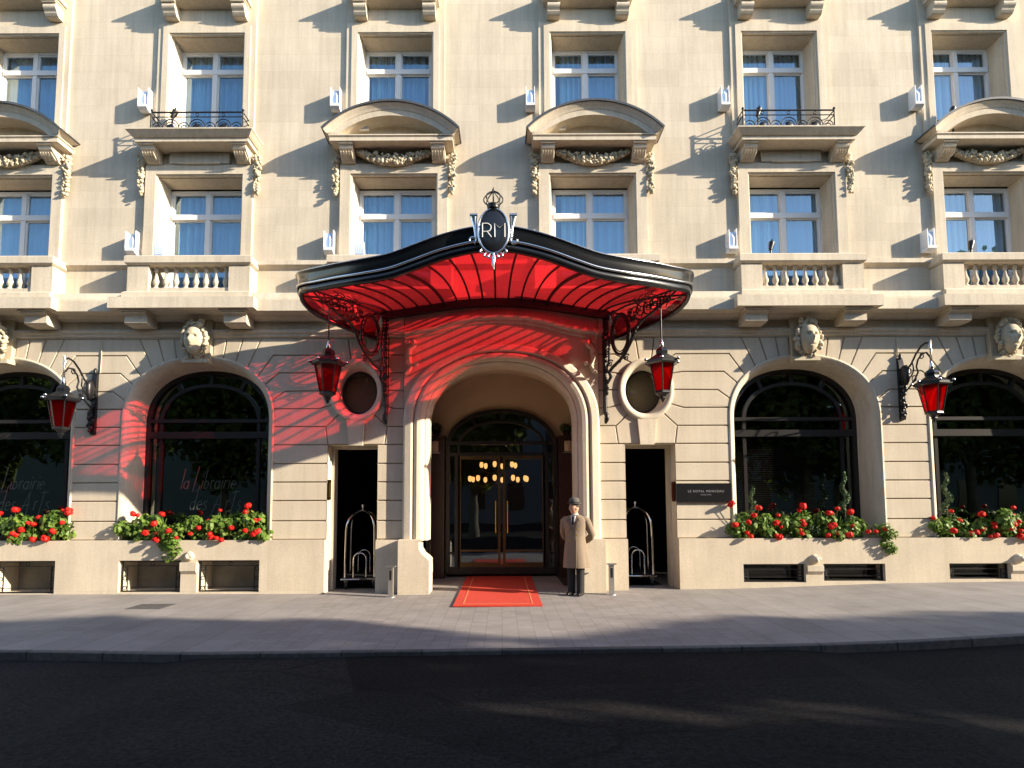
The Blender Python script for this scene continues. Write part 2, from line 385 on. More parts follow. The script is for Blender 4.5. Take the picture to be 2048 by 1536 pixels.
mb.loft([[(x, ky(x)+0.10, gz(x)-0.3) for x in xs], [(x, ky(x)+0.10, gz(x)+0.004) for x in xs], [(x, ky(x)+0.012, gz(x)+0.004) for x in xs], [(x, ky(x), gz(x)-0.006) for x in xs], [(x, ky(x), gz(x)-0.3) for x in xs]], False, smooth=False)
tag(mb.build('kerb', M['kerb']), kind='structure')
mb = MB(); mb.loft([[(x, -60, gz(x)*0.2-0.10) for x in xs], [(x, -11.0, gz(x)*0.6-0.06) for x in xs], [(x, -6.0, gz(x)-drop(x)+0.01) for x in xs], [(x, ky(x)+0.05, gz(x)-drop(x)) for x in xs]], False, smooth=False)
tag(mb.build('road', M['asphalt']), kind='structure')
mb = MB(); mb.add([(-400, -400, -0.6), (400, -400, -0.6), (400, 400, -0.6), (-400, 400, -0.6)], [(0, 1, 2, 3)])
tag(mb.build('ground', M['asphalt']), kind='structure')
# cast-iron cover in the pavement
mb = MB(); mb.box(-6.35, -5.75, -1.75, -1.25, gz(-6)-0.02, gz(-6)+0.004); tag(mb.build('utility_cover', M['kerb']), 'dark square utility cover set in the pavement before the left planter', 'cover')

# ------------------------------------------------------------------ hotel building
B = thing('hotel_building', 'cream limestone hotel facade with arched shopfronts and balconied windows', 'building', (0, 0, 0))
def part(name, mb, mat, parent=None): return mb.build(name, M[mat], parent or B)

AC = [-10.13, -6.12, 6.12, 10.13]; AW, AS, AR = 1.54, 3.40, 1.30
R2 = [-10.15, -6.22, -2.20, 1.90, 6.01, 10.03]   # first floor window centres
R3 = [-10.08, -6.17, -2.20, 1.84, 5.87, 9.87]    # second floor
ZJ = [5.06, 4.71, 4.345, 3.97, 3.61, 3.245, 2.88, 2.50, 2.13, 1.76, 1.36, 0.99]

def inset(pts, joints, g):
    n = len(pts); A = sum(pts[i][0]*pts[(i+1) % n][1]-pts[(i+1) % n][0]*pts[i][1] for i in range(n))
    sg = 1 if A > 0 else -1; out = []
    def line(i):
        (x0, z0), (x1, z1) = pts[i], pts[(i+1) % n]; dx, dz = x1-x0, z1-z0; L = math.hypot(dx, dz) or 1e-9
        nx, nz = -dz/L*sg, dx/L*sg; d = g if joints[i] else 0.0
        return (x0+nx*d, z0+nz*d, dx/L, dz/L, nx*d, nz*d)
    for i in range(n):
        a = line(i-1); b = line(i); cr = a[2]*b[3]-a[3]*b[2]
        if abs(cr) < 0.12: out.append((pts[i][0]+(a[4]+b[4])/2, pts[i][1]+(a[5]+b[5])/2))
        else:
            t = ((b[0]-a[0])*b[3]-(b[1]-a[1])*b[2])/cr; out.append((a[0]+a[2]*t, a[1]+a[3]*t))
    return out
blocks = MB(); back = MB()
def block(pts, joints=None):
    # remove duplicate points
    q = []; j = []
    joints = joints or [1]*len(pts)
    for i, p in enumerate(pts):
        if math.hypot(p[0]-pts[(i+1) % len(pts)][0], p[1]-pts[(i+1) % len(pts)][1]) > 1e-4: q.append(p); j.append(joints[i])
    back.prism(q, 0.028, 0.032)
    o = inset(q, j, 0.010); i2 = inset(o, j, 0.010)
    blocks.add([(x, 0.03, z) for x, z in o]+[(x, 0.010, z) for x, z in o]+[(x, 0.0, z) for x, z in i2],
               [(k, (k+1) % len(o), len(o)+(k+1) % len(o), len(o)+k) for k in range(len(o))] +
               [(len(o)+k, len(o)+(k+1) % len(o), 2*len(o)+(k+1) % len(o), 2*len(o)+k) for k in range(len(o))] + [tuple(range(2*len(o), 3*len(o)))])
def flush(name='rusticated_pier'):
    global blocks, back
    if blocks.v: p = part(name, blocks, 'rust'); part('wall_joints', back, 'groove', p)
    blocks = MB(); back = MB()
def arc_seg(c, s, d0, d1, n=6): return [(c+s*lerp(d0, d1, i/n), arcz(lerp(d0, d1, i/n), AW, AS, AR)) for i in range(n+1)]
CURV = [0.97, 1.19, 1.34, 1.49, AW]           # where joints 0.. land on the arch
KNEE = [None, 1.49, 1.605, 1.74, None]
def side_path(c, s, k):
    """points (top to bottom) of one side of course k (between joint k and k+1), as (pt, isjoint)"""
    out = []
    if k == 0: out += [((c+s*1.24, ZJ[0]), 1)]
    elif k <= 3: out += [((c+s*KNEE[k], ZJ[k]), 1)]
    if k <= 3:
        seg = arc_seg(c, s, CURV[k], min(CURV[k+1], AW-0.0005) if k < 3 else AW, 8)
        if k == 3:  # down to the springing and the straight part
            seg = arc_seg(c, s, 1.49, AW, 10); seg = [p for p in seg if p[1] > ZJ[4]] or seg[:2]
            seg.append((c+s*AW*0.999, ZJ[4]))
        out += [(p, 0) for p in seg[:-1]] + [(seg[-1], 1)]
        if k+1 <= 3: out += [((c+s*KNEE[k+1], ZJ[k+1]), 1)]
    else:
        out += [((c+s*AW*(0.999 if k == 4 else 1), ZJ[k]), 0), ((c+s*AW, ZJ[k+1]), 1)]
    return out
def merge(left, right):
    """left: right-side boundary of the opening on the left (top to bottom); right: boundary on the right (top to bottom)"""
    pts = [p for p, _ in left]; j = [f for _, f in left]
    j[-1] = 1
    rp = [p for p, _ in right][::-1]
    rj = []
    for i in range(len(right)-1, 0, -1): rj.append(right[i-1][1])
    rj.append(1); rj[-1] = 1
    block(pts+rp, j+rj)
def wall_path(x, k, f=0): return [((x, ZJ[k]), f), ((x, ZJ[k+1]), 1)]
OC, OA, OB, OZ = 2.92, 0.56, 0.64, 3.98
def oval(c, deg): return (c+OA*cos(radians(deg)), OZ+OB*sin(radians(deg)))
def ovalseg(c, a, b, n=5): return [oval(c, lerp(a, b, i/n)) for i in range(n+1)]
# piers between arches
for (c1, c2) in ((AC[0], AC[1]), (AC[2], AC[3])):
    for k in range(11): merge(side_path(c1, 1, k), side_path(c2, -1, k))
    flush()
for c, s, xe in ((AC[0], -1, -13.0), (AC[3], 1, 13.0)):
    for k in range(11):
        if s < 0: merge(wall_path(xe, k), side_path(c, -1, k))
        else: merge(side_path(c, 1, k), wall_path(xe, k))
    flush()
for c in AC:
    for s in (-1, 1):
        tops = [0.27, 0.54, 0.87, 1.24]; cur = [0.25, 0.475, 0.73, 0.97]
        for i in range(3):
            seg = arc_seg(c, s, cur[i], cur[i+1], 4)
            block([(c+s*tops[i], ZJ[0])]+seg+[(c+s*tops[i+1], ZJ[0])], [1]+[0]*4+[1, 1])
        flush('voussoirs')
# oval zones
for s in (-1, 1):
    c = s*OC; ca = AC[1] if s < 0 else AC[2]
    xi = s*1.97; xo = s*3.49; xd = s*2.48
    def half(side, k):
        """oval-side boundary of course k for side=+1 (away from entrance) or -1 (toward entrance)"""
        d = s*side; A = lambda a: a if d > 0 else 180-a
        sets = {0: ([(c+d*0.19, ZJ[0])], (77, 60), [(c+d*0.62, ZJ[1])]),
                1: ([(c+d*0.62, ZJ[1])], (60, 30), [(c+d*0.74, ZJ[2])]),
                2: ([(c+d*0.74, ZJ[2])], (30, 0), []),
                3: ([], (0, -27), [(c+d*0.76, ZJ[4])]),
                4: ([(c+d*0.76, ZJ[4])], (-27, -50), [(c+d*0.62, ZJ[5])]),
                5: ([(c+d*0.62, ZJ[5]), (c+d*0.57, ZJ[6])], None, [])}[k]
        out = [(p, 1) for p in sets[0]]
        if sets[1]:
            sg = ovalseg(c, A(sets[1][0]), A(sets[1][1])); out += [(p, 0) for p in sg[:-1]]+[(sg[-1], 1)]
        out += [(p, 1) for p in sets[2]]
        return out
    for k in range(6):
        arch_side = side_path(ca, -s, k)
        if s < 0: merge(arch_side if False else side_path(ca, 1, k), half(1, k)); merge(half(-1, k), wall_path(xi, k))
        else: merge(wall_path(xi, k), half(-1, k)); merge(half(1, k), side_path(ca, -1, k))
    # top keystone of the oval, bottom voussoirs
    tp = ovalseg(c, 103, 77, 4); block([(c-0.19, ZJ[0])]+tp+[(c+0.19, ZJ[0])], [1]+[0]*4+[1, 1])
    for d in (-1, 1):
        A = lambda a: a if d > 0 else 180-a
        sg = ovalseg(c, A(-50), A(-72), 4)
        block(sg+[(c+d*0.17, 3.36), (c+d*0.14, ZJ[6]), (c+d*0.57, ZJ[6]), (c+d*0.62, ZJ[5])], [0]*4+[1]*5)
    # pier courses beside the service door
    for k in range(6, 11):
        if s < 0: merge(side_path(ca, 1, k), wall_path(xo, k)); merge(wall_path(-2.48, k), wall_path(xi, k))
        else: merge(wall_path(xi, k), wall_path(2.48, k)); merge(wall_path(xo, k), side_path(ca, -1, k))
    flush()


# oval surrounds, keystones, blind oval windows
for s in (-1, 1):
    c = s*OC; mb = MB(); prof = [(0.0, 0.03), (0.0, -0.045), (-0.05, -0.06), (-0.10, -0.045), (-0.13, 0.0), (-0.17, 0.10), (-0.20, 0.34)]
    rings = [[(c+(OA+o)*cos(2*pi*k/48), y, OZ+(OB+o)*sin(2*pi*k/48)) for k in range(48)] for o, y in prof]
    mb.loft(rings); part('oval_surround', mb, 'trim')
    mb = MB(); mb.loft([[(c+q*cos(2*pi*k/40), y, OZ+(q+0.08)*sin(2*pi*k/40)) for k in range(40)] for q, y in ((0.365, 0.33), (0.365, 0.27), (0.325, 0.27), (0.325, 0.34))])
    w = part('oval_window', mb, 'bronze')
    mb = MB(); mb.add([(c+0.35*cos(2*pi*k/40), 0.32, OZ+0.43*sin(2*pi*k/40)) for k in range(40)], [tuple(range(40))]); part('pane', mb, 'ovalpane', w)
    mb = MB(); mb.prism([(c-0.185, 3.37), (c+0.185, 3.37), (c+0.14, 2.86), (c-0.14, 2.86)], -0.06, 0.03); part('keystone', mb, 'trim')
    mb = MB(); mb.box(c-0.5, c+0.5, 0.40, 0.42, 3.3, 4.7); part('oval_blind', mb, 'plaster')

# arch reveals + shopfront frames
def window_arch(c, idx):
    mb = MB(); prof = [(0.0, 0.03, 0), (0.0, -0.012, 0), (-0.03, -0.02, 0), (-0.06, 0.0, 0), (-0.10, 0.03, 0), (-0.15, 0.12, 0), (-0.18, 0.26, 0), (-0.21, 0.42, 0), (-0.215, 0.62, 0)]
    rings = [[(x, y, z) for x, z in archpts(c, AW+o, AS, AR+o*0.95, 0.96)] for o, y, _ in prof]
    mb.loft(rings, False); part('arch_reveal', mb, 'trim')
    w2 = AW-0.215; rise = AR-0.2
    f = MB()
    def arch_band(o0, o1, y0, y1, z0=0.9):
        a = archpts(c, w2+o0, AS, rise+o0, z0); b = archpts(c, w2+o1, AS, rise+o1, z0)
        f.loft([[(x, y1, z) for x, z in a], [(x, y0, z) for x, z in a], [(x, y0, z) for x, z in b], [(x, y1, z) for x, z in b]], False, smooth=False)
    arch_band(0.01, -0.09, 0.50, 0.60); arch_band(-0.27, -0.34, 0.52, 0.60)
    for z, h, d in ((3.44, 0.035, 0.0), (3.14, 0.07, 0.01)): f.box(c-w2+0.02, c+w2-0.02, 0.485-d, 0.60, z-h, z+h)
    f.box(c-w2, c+w2, 0.47, 0.60, 0.90, 1.06)
    for dx in (-0.62, 0.0, 0.62):
        a = abs(dx); z0 = arcz(a, w2-0.30, AS, rise-0.30); z1 = arcz(a*1.15, w2-0.02, AS, rise-0.02)
        sx = dx*1.18; f.prism([(c+dx-0.035, z0), (c+dx+0.035, z0), (c+sx+0.04, z1), (c+sx-0.04, z1)], 0.51, 0.60)
    fr = part('shop_window', f, 'bronze')
    g = MB(); g.add([(x, 0.565, z) for x, z in archpts(c, w2, AS, rise, 0.92)], [tuple(range(39))]); part('pane', g, 'dglass', fr)
    # stone sill between arch feet
    sl = MB(); sl.box(c-AW, c+AW, 0.40, 0.62, 0.80, 0.915); part('window_sill', sl, 'trim')
    return fr
shop = [window_arch(c, i) for i, c in enumerate(AC)]
# venetian blinds behind the right shop window, shop lettering on the left ones
sl = MB()
for i in range(44): sl.add([(AC[2]-1.25, 0.66, 1.0+i*0.046), (AC[2]+0.9, 0.66, 1.0+i*0.046), (AC[2]+0.9, 0.69, 1.022+i*0.046), (AC[2]-1.25, 0.69, 1.022+i*0.046)], [(0, 1, 2, 3)])
part('venetian_blind', sl, 'slat', shop[2])
def arcs(cx, cz, rx, rz, a0, a1, n=8): return [(cx+rx*cos(radians(lerp(a0, a1, i/n))), cz+rz*sin(radians(lerp(a0, a1, i/n)))) for i in range(n+1)]
GL = {'l': (0.22, [[(0.08, 0), (0.06, 1.7)]]), 'L': (0.55, [[(0.05, 1.9), (0.0, -0.25), (0.45, -0.1)]]), 'i': (0.22, [[(0.08, 0), (0.08, 0.7)], [(0.08, 0.95), (0.08, 1.02)]]),
      'a': (0.5, [arcs(0.2, 0.33, 0.18, 0.33, 20, 340), [(0.38, 0.7), (0.40, 0)]]), 'b': (0.5, [[(0.04, 1.6), (0.04, 0)], arcs(0.2, 0.33, 0.17, 0.33, 160, -160)]), 'r': (0.36, [[(0.06, 0.7), (0.06, 0)], arcs(0.2, 0.45, 0.14, 0.25, 170, 50, 5)]),
      'e': (0.46, [[(0.04, 0.36), (0.36, 0.40)], arcs(0.2, 0.34, 0.17, 0.34, 10, 310)]), 'd': (0.5, [arcs(0.2, 0.33, 0.17, 0.33, 20, 340), [(0.38, 1.9), (0.36, 0)]]), 's': (0.4, [arcs(0.18, 0.52, 0.12, 0.16, 40, 260, 6)+arcs(0.16, 0.17, 0.13, 0.17, 90, -140, 6)]),
      'A': (0.9, [[(-0.15, -1.1), (0.42, 1.5), (0.55, -0.4)], [(0.05, 0.35), (0.62, 0.45)]]), 't': (0.5, [[(0.22, 1.5), (0.16, -0.3)], [(-0.05, 1.35), (0.5, 1.42)]]), ' ': (0.35, [])}
def handwriting(word, x, y, z, h, parent):
    mb = MB()
    for ch in word:
        w, strokes = GL[ch]
        for st in strokes: mb.tube([(x+(px+0.22*pz)*h, y, z+pz*h) for px, pz in st], 0.010, 5)
        x += w*h*1.05
    mb.build('shop_lettering', M['chalk'], parent)
for i in (0, 1):
    handwriting('la Librairie', AC[i]-0.62, 0.583, 2.02, 0.25, shop[i]); handwriting('des Arts', AC[i]-0.42, 0.583, 1.58, 0.27, shop[i])

# carved masks over the arches
def mask(c, kind):
    mb = MB(); mb.prism([(c-0.245, 4.53), (c+0.245, 4.53), (c+0.28, 5.44), (c-0.28, 5.44)], -0.10, 0.03)
    mb.box(c-0.26, c+0.26, -0.20, -0.09, 4.525, 4.60)
    # head: deformed ellipsoid facing -y
    cx, cy, cz = c+0.01, -0.25, 4.95; n, m = 48, 44; rings = []
    for i in range(m+1):
        th = pi*i/m; rg = []
        for k in range(n):
            a = 2*pi*k/n; X, Y, Z = sin(th)*cos(a), sin(th)*sin(a), cos(th)
            r = 1.0
            if Y < 0:
                ax = abs(X)
                r += 0.42*math.exp(-(X/0.11)**2)*math.exp(-((Z+0.06)/0.22)**2)              # nose
                r -= 0.42*math.exp(-((ax-0.34)/0.15)**2)*math.exp(-((Z-0.20)/0.10)**2)      # sockets
                r += 0.11*math.exp(-((ax-0.33)/0.09)**2)*math.exp(-((Z-0.19)/0.05)**2)      # eyeballs
                r += 0.12*math.exp(-((ax-0.30)/0.28)**2)*math.exp(-((Z-0.36)/0.07)**2)      # brow
                r += 0.10*math.exp(-(X/0.22)**2)*math.exp(-((Z+0.42)/0.05)**2)              # lip
                r -= 0.25*math.exp(-(X/0.26)**2)*math.exp(-((Z+0.50)/0.045)**2)             # mouth
                r += 0.10*math.exp(-(X/0.18)**2)*math.exp(-((Z+0.58)/0.05)**2)
                r += 0.12*math.exp(-(X/0.22)**2)*math.exp(-((Z+0.80)/0.12)**2)              # chin
            wx = 0.200*(1-0.22*max(0, -Z))
            rg.append((cx+wx*X*(1+(r-1)*0.3), cy+0.19*Y*r, cz+0.30*Z))
        rings.append(rg)
    mb.loft(rings)
    rr = random.Random(kind*17+3)
    for t in range(46):        # hair and wreath
        a = radians(-35 + 250*t/45); q = 1.02+rr.uniform(-0.04, 0.12)
        mb.ball((cx+0.225*q*cos(a), cy+0.03-rr.uniform(0, 0.08), cz+0.01+0.315*q*sin(a)), rr.uniform(0.030, 0.055), 7, 5, (1, 1.1, 1), 0.2)
    for t in range(20):
        mb.ball((cx+rr.uniform(-0.17, 0.17), cy+0.0-rr.uniform(-0.02, 0.05), 5.20+rr.uniform(-0.02, 0.16)), rr.uniform(0.03, 0.06), 7, 5, (1, 1, 1), 0.25)
    for t in range(26 if kind == 0 else 44):  # ribbons, beard
        sp = 0.17 if kind == 0 else 0.14
        mb.ball((cx+rr.uniform(-sp, sp), -0.15-rr.uniform(0, 0.07), 4.62+rr.uniform(0, 0.10 if kind == 0 else 0.20)), rr.uniform(0.025, 0.045), 6, 5, (1, 1, 1.2), 0.25)
    return part('carved_mask', mb, 'carve')
for i, c in enumerate(AC): mask(c, (2, 0, 1, 3)[i])

# frieze, cornice
for x0, x1, ri, le in ((-13, -1.97, True, False), (1.97, 13, False, True)):
    mb = MB(); mb.box(x0, x1, -0.004, 0.05, 5.055, 5.76); part('frieze', mb, 'trim')
    mb = MB(); mb.band3(x0, x1, [(0.02, 5.075), (0.05, 5.09), (0.05, 5.13), (0.09, 5.16), (0.09, 5.21), (0.03, 5.24)], 0, le, ri); part('frieze_moulding', mb, 'trim')
for x0, x1 in ((-13, -3.35), (3.35, 13)):
    mb = MB(); mb.band3(x0, x1, [(0.04, 5.40), (0.14, 5.44), (0.20, 5.49), (0.44, 5.495), (0.44, 5.71), (0.38, 5.73), (0.38, 5.76), (0.34, 5.89), (0.0, 5.93)], 0, x0 > 0, x0 < 0); part('cornice', mb, 'trim')
# strip under the first-floor wall
def segs(x0, x1, gaps):
    out = []; x = x0
    for a, b in sorted(gaps):
        if a > x: out.append((x, a))
        x = max(x, b)
    if x < x1: out.append((x, x1))
    return out
for a, b in segs(-13, 13, [(c-1.2, c+1.2) for c in R2]): mb = MB(); mb.band3(a, b, [(0.0, 6.50), (0.05, 6.54), (0.09, 6.57), (0.09, 6.66), (0.0, 6.68)], 0, False, False); part('string_course', mb, 'trim')

# upper wall with openings
holes = [(c-0.90, c+0.90, 5.95, 8.50) for c in R2] + [(c-0.80, c+0.80, 9.30, 11.60) for c in R3]
mb = MB(); hgrid(mb, -13, 13, 5.70, 13.2, 0.0, [(a, b, c, d) for a, b, c, d in holes]); part('upper_wall', mb, 'wall')
mb = MB(); mb.box(-2.0, 2.0, 0.004, 0.03, 5.0, 5.72); part('canopy_backing_wall', mb, 'wall')

def reveal(c, w, z0, z1, yf, yb, splay=0.09, parent=None):
    mb = MB(); a = [(c-w, z0), (c-w, z1), (c+w, z1), (c+w, z0)]; b = [(c-w+splay, z0), (c-w+splay, z1-0.10), (c+w-splay, z1-0.10), (c+w-splay, z0)]
    m1 = [(c-w+0.03, z0), (c-w+0.03, z1-0.03), (c+w-0.03, z1-0.03), (c+w-0.03, z0)]
    m2 = [(c-w+0.045, z0), (c-w+0.045, z1-0.05), (c+w-0.045, z1-0.05), (c+w-0.045, z0)]
    mb.loft([[(x, y, z) for x, z in q] for q, y in ((a, yf), (m1, yf+0.01), (m1, yf+0.07), (m2, yf+0.075), (b, yb))], False, smooth=False)
    mb.add([(c-w, yf+0.02, z0), (c+w, yf+0.02, z0), (c+w, yb+0.1, z0), (c-w, yb+0.1, z0)], [(0, 1, 2, 3)])
    return mb
def french_window(c, w, z0, z1, ztr, y):
    """white frame, two lights above the transom, two below; returns the frame part"""
    f = MB(); t = 0.05
    f.box(c-w, c-w+t, y, y+0.08, z0, z1); f.box(c+w-t, c+w, y, y+0.08, z0, z1); f.box(c-w+t, c+w-t, y, y+0.08, z1-t, z1); f.box(c-w+t, c+w-t, y, y+0.08, z0, z0+t)
    f.box(c-w+t, c+w-t, y-0.025, y+0.07, ztr-0.06, ztr+0.045); f.box(c-0.045, c+0.045, y-0.012, y+0.07, z0+t, ztr-0.06); f.box(c-0.045, c+0.045, y-0.012, y+0.07, ztr+0.045, z1-t)
    # sash rails set back
    for a, b in ((c-w+t, c-0.045), (c+0.045, c+w-t)):
        for zz0, zz1 in ((z0+t, ztr-0.06), (ztr+0.045, z1-t)):
            s_ = 0.032; f.box(a, a+s_, y+0.02, y+0.06, zz0, zz1); f.box(b-s_, b, y+0.02, y+0.06, zz0, zz1); f.box(a+s_, b-s_, y+0.02, y+0.06, zz0, zz0+s_); f.box(a+s_, b-s_, y+0.02, y+0.06, zz1-s_, zz1)
    fr = part('window', f, 'white')
    g = MB(); g.add([(c-w+t, y+0.045, z0+t), (c+w-t, y+0.045, z0+t), (c+w-t, y+0.045, z1-t), (c-w+t, y+0.045, z1-t)], [(0, 1, 2, 3)]); part('pane', g, 'pane', fr)
    cu = MB(); n = 160; top = []; bot = []; mid = []
    ph = R.uniform(0, 6); fr0 = R.choice((0.0, 0.0, 0.05, 0.12)); fr1 = R.choice((1.0, 1.0, 0.97, 0.90, 0.82)); ff = R.uniform(48, 72)
    for i in range(n+1):
        t_ = i/n; x = lerp(c-w+0.03, c+w-0.03, lerp(fr0, fr1, t_)); yy = y+0.18+0.040*sin(t_*ff+ph+2.5*sin(t_*9+ph))+0.022*sin(t_*131+ph)
        top.append((x, yy, z1)); bot.append((x, yy+0.012*sin(t_*40), z0))
    # left pair of drapes slightly parted: leave a gap that shows the dark room
    cu.loft([top, bot], False); part('curtain', cu, 'curtain', fr)
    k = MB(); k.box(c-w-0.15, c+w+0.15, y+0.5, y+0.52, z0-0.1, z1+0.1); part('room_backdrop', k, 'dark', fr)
    return fr
def console(mb, c, w, zt, zb, p, pt, flutes=True, y0=0.0):
    """scrolled bracket: top projection p, bottom projection pt"""
    prof = [(y0, zt), (y0-p, zt), (y0-p, zt-0.05), (y0-p+0.03, zt-0.06)]
    h = zt-zb
    for i in range(9):
        t = i/8; prof.append((y0-lerp(p-0.03, pt+0.03, t**1.2) - 0.035*sin(pi*min(1, t*1.2)), zt-0.06-(h*0.8-0.06)*t))
    prof += [(y0-pt, zb+h*0.06), (y0-pt*0.8, zb), (y0, zb)]
    mb.prism_x(prof, c-w/2, c+w/2)
    mb.box(c-w/2-0.012, c+w/2+0.012, y0-p-0.012, y0, zt-0.05, zt-0.02); mb.box(c-w/2-0.03, c+w/2+0.03, y0-p-0.03, y0, zt-0.02, zt+0.004)
    if flutes:
        for i in range(5):
            x = c-w/2+w*(i+0.5)/5
            mb.tube([(x, y0-pt-0.04, zb+0.03), (x, y0-lerp(p, pt, 0.6)-0.045, zb+h*0.28), (x, y0-lerp(p, pt, 0.35)-0.03, zb+h*0.42)], [0.012, 0.02, 0.008], 6)
def drop_garland(mb, c, z0, z1, w=0.13, seed=0):
    rr = random.Random(seed); n = 9
    for i in range(n):
        t = i/(n-1); z = lerp(z1, z0, t); ww = w*(1.0-0.35*t+0.15*sin(i*2.1))
        mb.ball((c, -0.07, z), ww*0.50, 8, 6, (1, 0.9, 1.0), 0.18)
        for k in range(5): mb.ball((c+rr.uniform(-ww, ww)*0.5, -0.09-rr.uniform(0, 0.05), z+rr.uniform(-0.05, 0.05)), rr.uniform(0.018, 0.04), 6, 4, (1, 1, 1), 0.3)
def festoon(mb, c, w, zt, sag, seed=0):
    rr = random.Random(seed)
    for i in range(25):
        t = i/24; x = c-w+2*w*t; z = zt-sag*sin(pi*t); th = 0.045+0.055*sin(pi*t)
        mb.ball((x, -0.11, z), th, 8, 6, (1, 1, 1), 0.2)
        for k in range(6): mb.ball((x+rr.uniform(-0.05, 0.05), -0.12-th*0.7-rr.uniform(0, 0.04), z+rr.uniform(-th, th)), rr.uniform(0.018, 0.042), 6, 4, (1, 1, 1), 0.3)
# first floor windows
PED = {0, 2, 3, 5}
for i, c in enumerate(R2):
    s = MB(); xo, zo = 1.11, 8.70
    # architrave surround (three-sided), proud of the wall
    for (y0, ox, oz, ix, iz) in ((-0.085, xo, zo, 0.90, 8.50),):
        s.prism([(c-ox, 6.66), (c-ox, oz), (c+ox, oz), (c+ox, 6.66), (c+ix, 6.66), (c+ix, iz), (c-ix, iz), (c-ix, 6.66)], y0, 0.02)
    sur = part('window_surround', s, 'trim')
    part('window_reveal', reveal(c, 0.90, 5.95, 8.50, -0.06, 0.36), 'trim', sur)
    french_window(c, 0.81, 5.97, 8.36, 7.78, 0.35)
    # consoles, panel / festoon, side drops
    for sg in (-1, 1): s = MB(); console(s, c+sg*0.93, 0.27, 9.00, 8.70, 0.40, 0.16); part('console_bracket', s, 'trim', sur)
    for sg in (-1, 1): s = MB(); drop_garland(s, c+sg*1.20, 8.08, 8.84, 0.15, i*5+sg); part('drop_garland', s, 'carve', sur)
    if i in PED: s = MB(); festoon(s, c, 0.72, 8.90, 0.17, i); part('festoon', s, 'carve', sur)
    if i not in PED: s = MB(); s.prism([(c-0.62, 8.72), (c+0.62, 8.72), (c+0.62, 8.95), (c-0.62, 8.95)], -0.10, 0.0); s.prism([(c-0.42, 8.70), (c+0.42, 8.70), (c+0.42, 8.74), (c-0.42, 8.74)], -0.13, 0.0); part('frieze_panel', s, 'trim', sur)
    if i in PED:
        s = MB(); s.band3(c-0.80, c+0.80, [(0.10, 8.965), (0.30, 8.975), (0.44, 8.985), (0.44, 9.06), (0.45, 9.065), (0.45, 9.068), (0.42, 9.072), (0.42, 9.08), (0.46, 9.084), (0.46, 9.108), (0.0, 9.11)])
        # segmental pediment sweep
        hw, rise, zb = 1.36, 0.57, 9.18
        rad = (hw*hw+rise*rise)/(2*rise); a0 = math.asin(hw/rad); zc = zb+rise-rad
        prof = [(0.0, 0.0), (0.55, 0.0), (0.55, -0.03), (0.535, -0.05), (0.50, -0.09), (0.475, -0.135), (0.465, -0.14), (0.455, -0.235), (0.455, -0.245), (0.09, -0.25)]
        rings = []
        for k in range(33):
            a = lerp(-a0, a0, k/32); rings.append([(c+(rad+o)*sin(a), -p, max(9.112, zc+(rad+o)*cos(a))) for p, o in prof])
        s.loft(rings, False, smooth=False)
        # end faces (slanted corners back to the cornice)
        for sg in (-1, 1):
            e = rings[0 if sg < 0 else -1]
            s.add([e[0], e[1], e[2], e[3], e[4], e[5], e[6], e[7], e[8], e[9]], [tuple(range(10))])
        s.add([(c-1.2, -0.10, 9.10), (c+1.2, -0.10, 9.10)]+[(c+(rad-0.15)*sin(lerp(a0*0.9, -a0*0.9, k/16)), -0.10, zc+(rad-0.15)*cos(lerp(a0*0.9, -a0*0.9, k/16))) for k in range(17)], [tuple(range(19))])
        pd = part('segmental_pediment', s, 'trim')
        s = MB(); rings = []
        for k in range(33):
            a = lerp(-a0-0.006, a0+0.006, k/32); rings.append([(c+(rad+o)*sin(a), -p, zc+(rad+o)*cos(a)) for p, o in ((0.0, 0.012), (0.0, 0.03), (0.58, 0.02), (0.58, -0.022), (0.556, -0.022), (0.556, 0.004))])
        s.loft(rings, True, (True, True), False); part('lead_flashing', s, 'lead', pd)
    else:
        s = MB(); s.band3(c-0.70, c+0.70, [(0.10, 8.96), (0.32, 8.975), (0.44, 8.98), (0.44, 9.055), (0.47, 9.06), (0.50, 9.09), (0.55, 9.15), (0.57, 9.165), (0.57, 9.19), (0.0, 9.20)]); part('balcony_slab', s, 'trim')
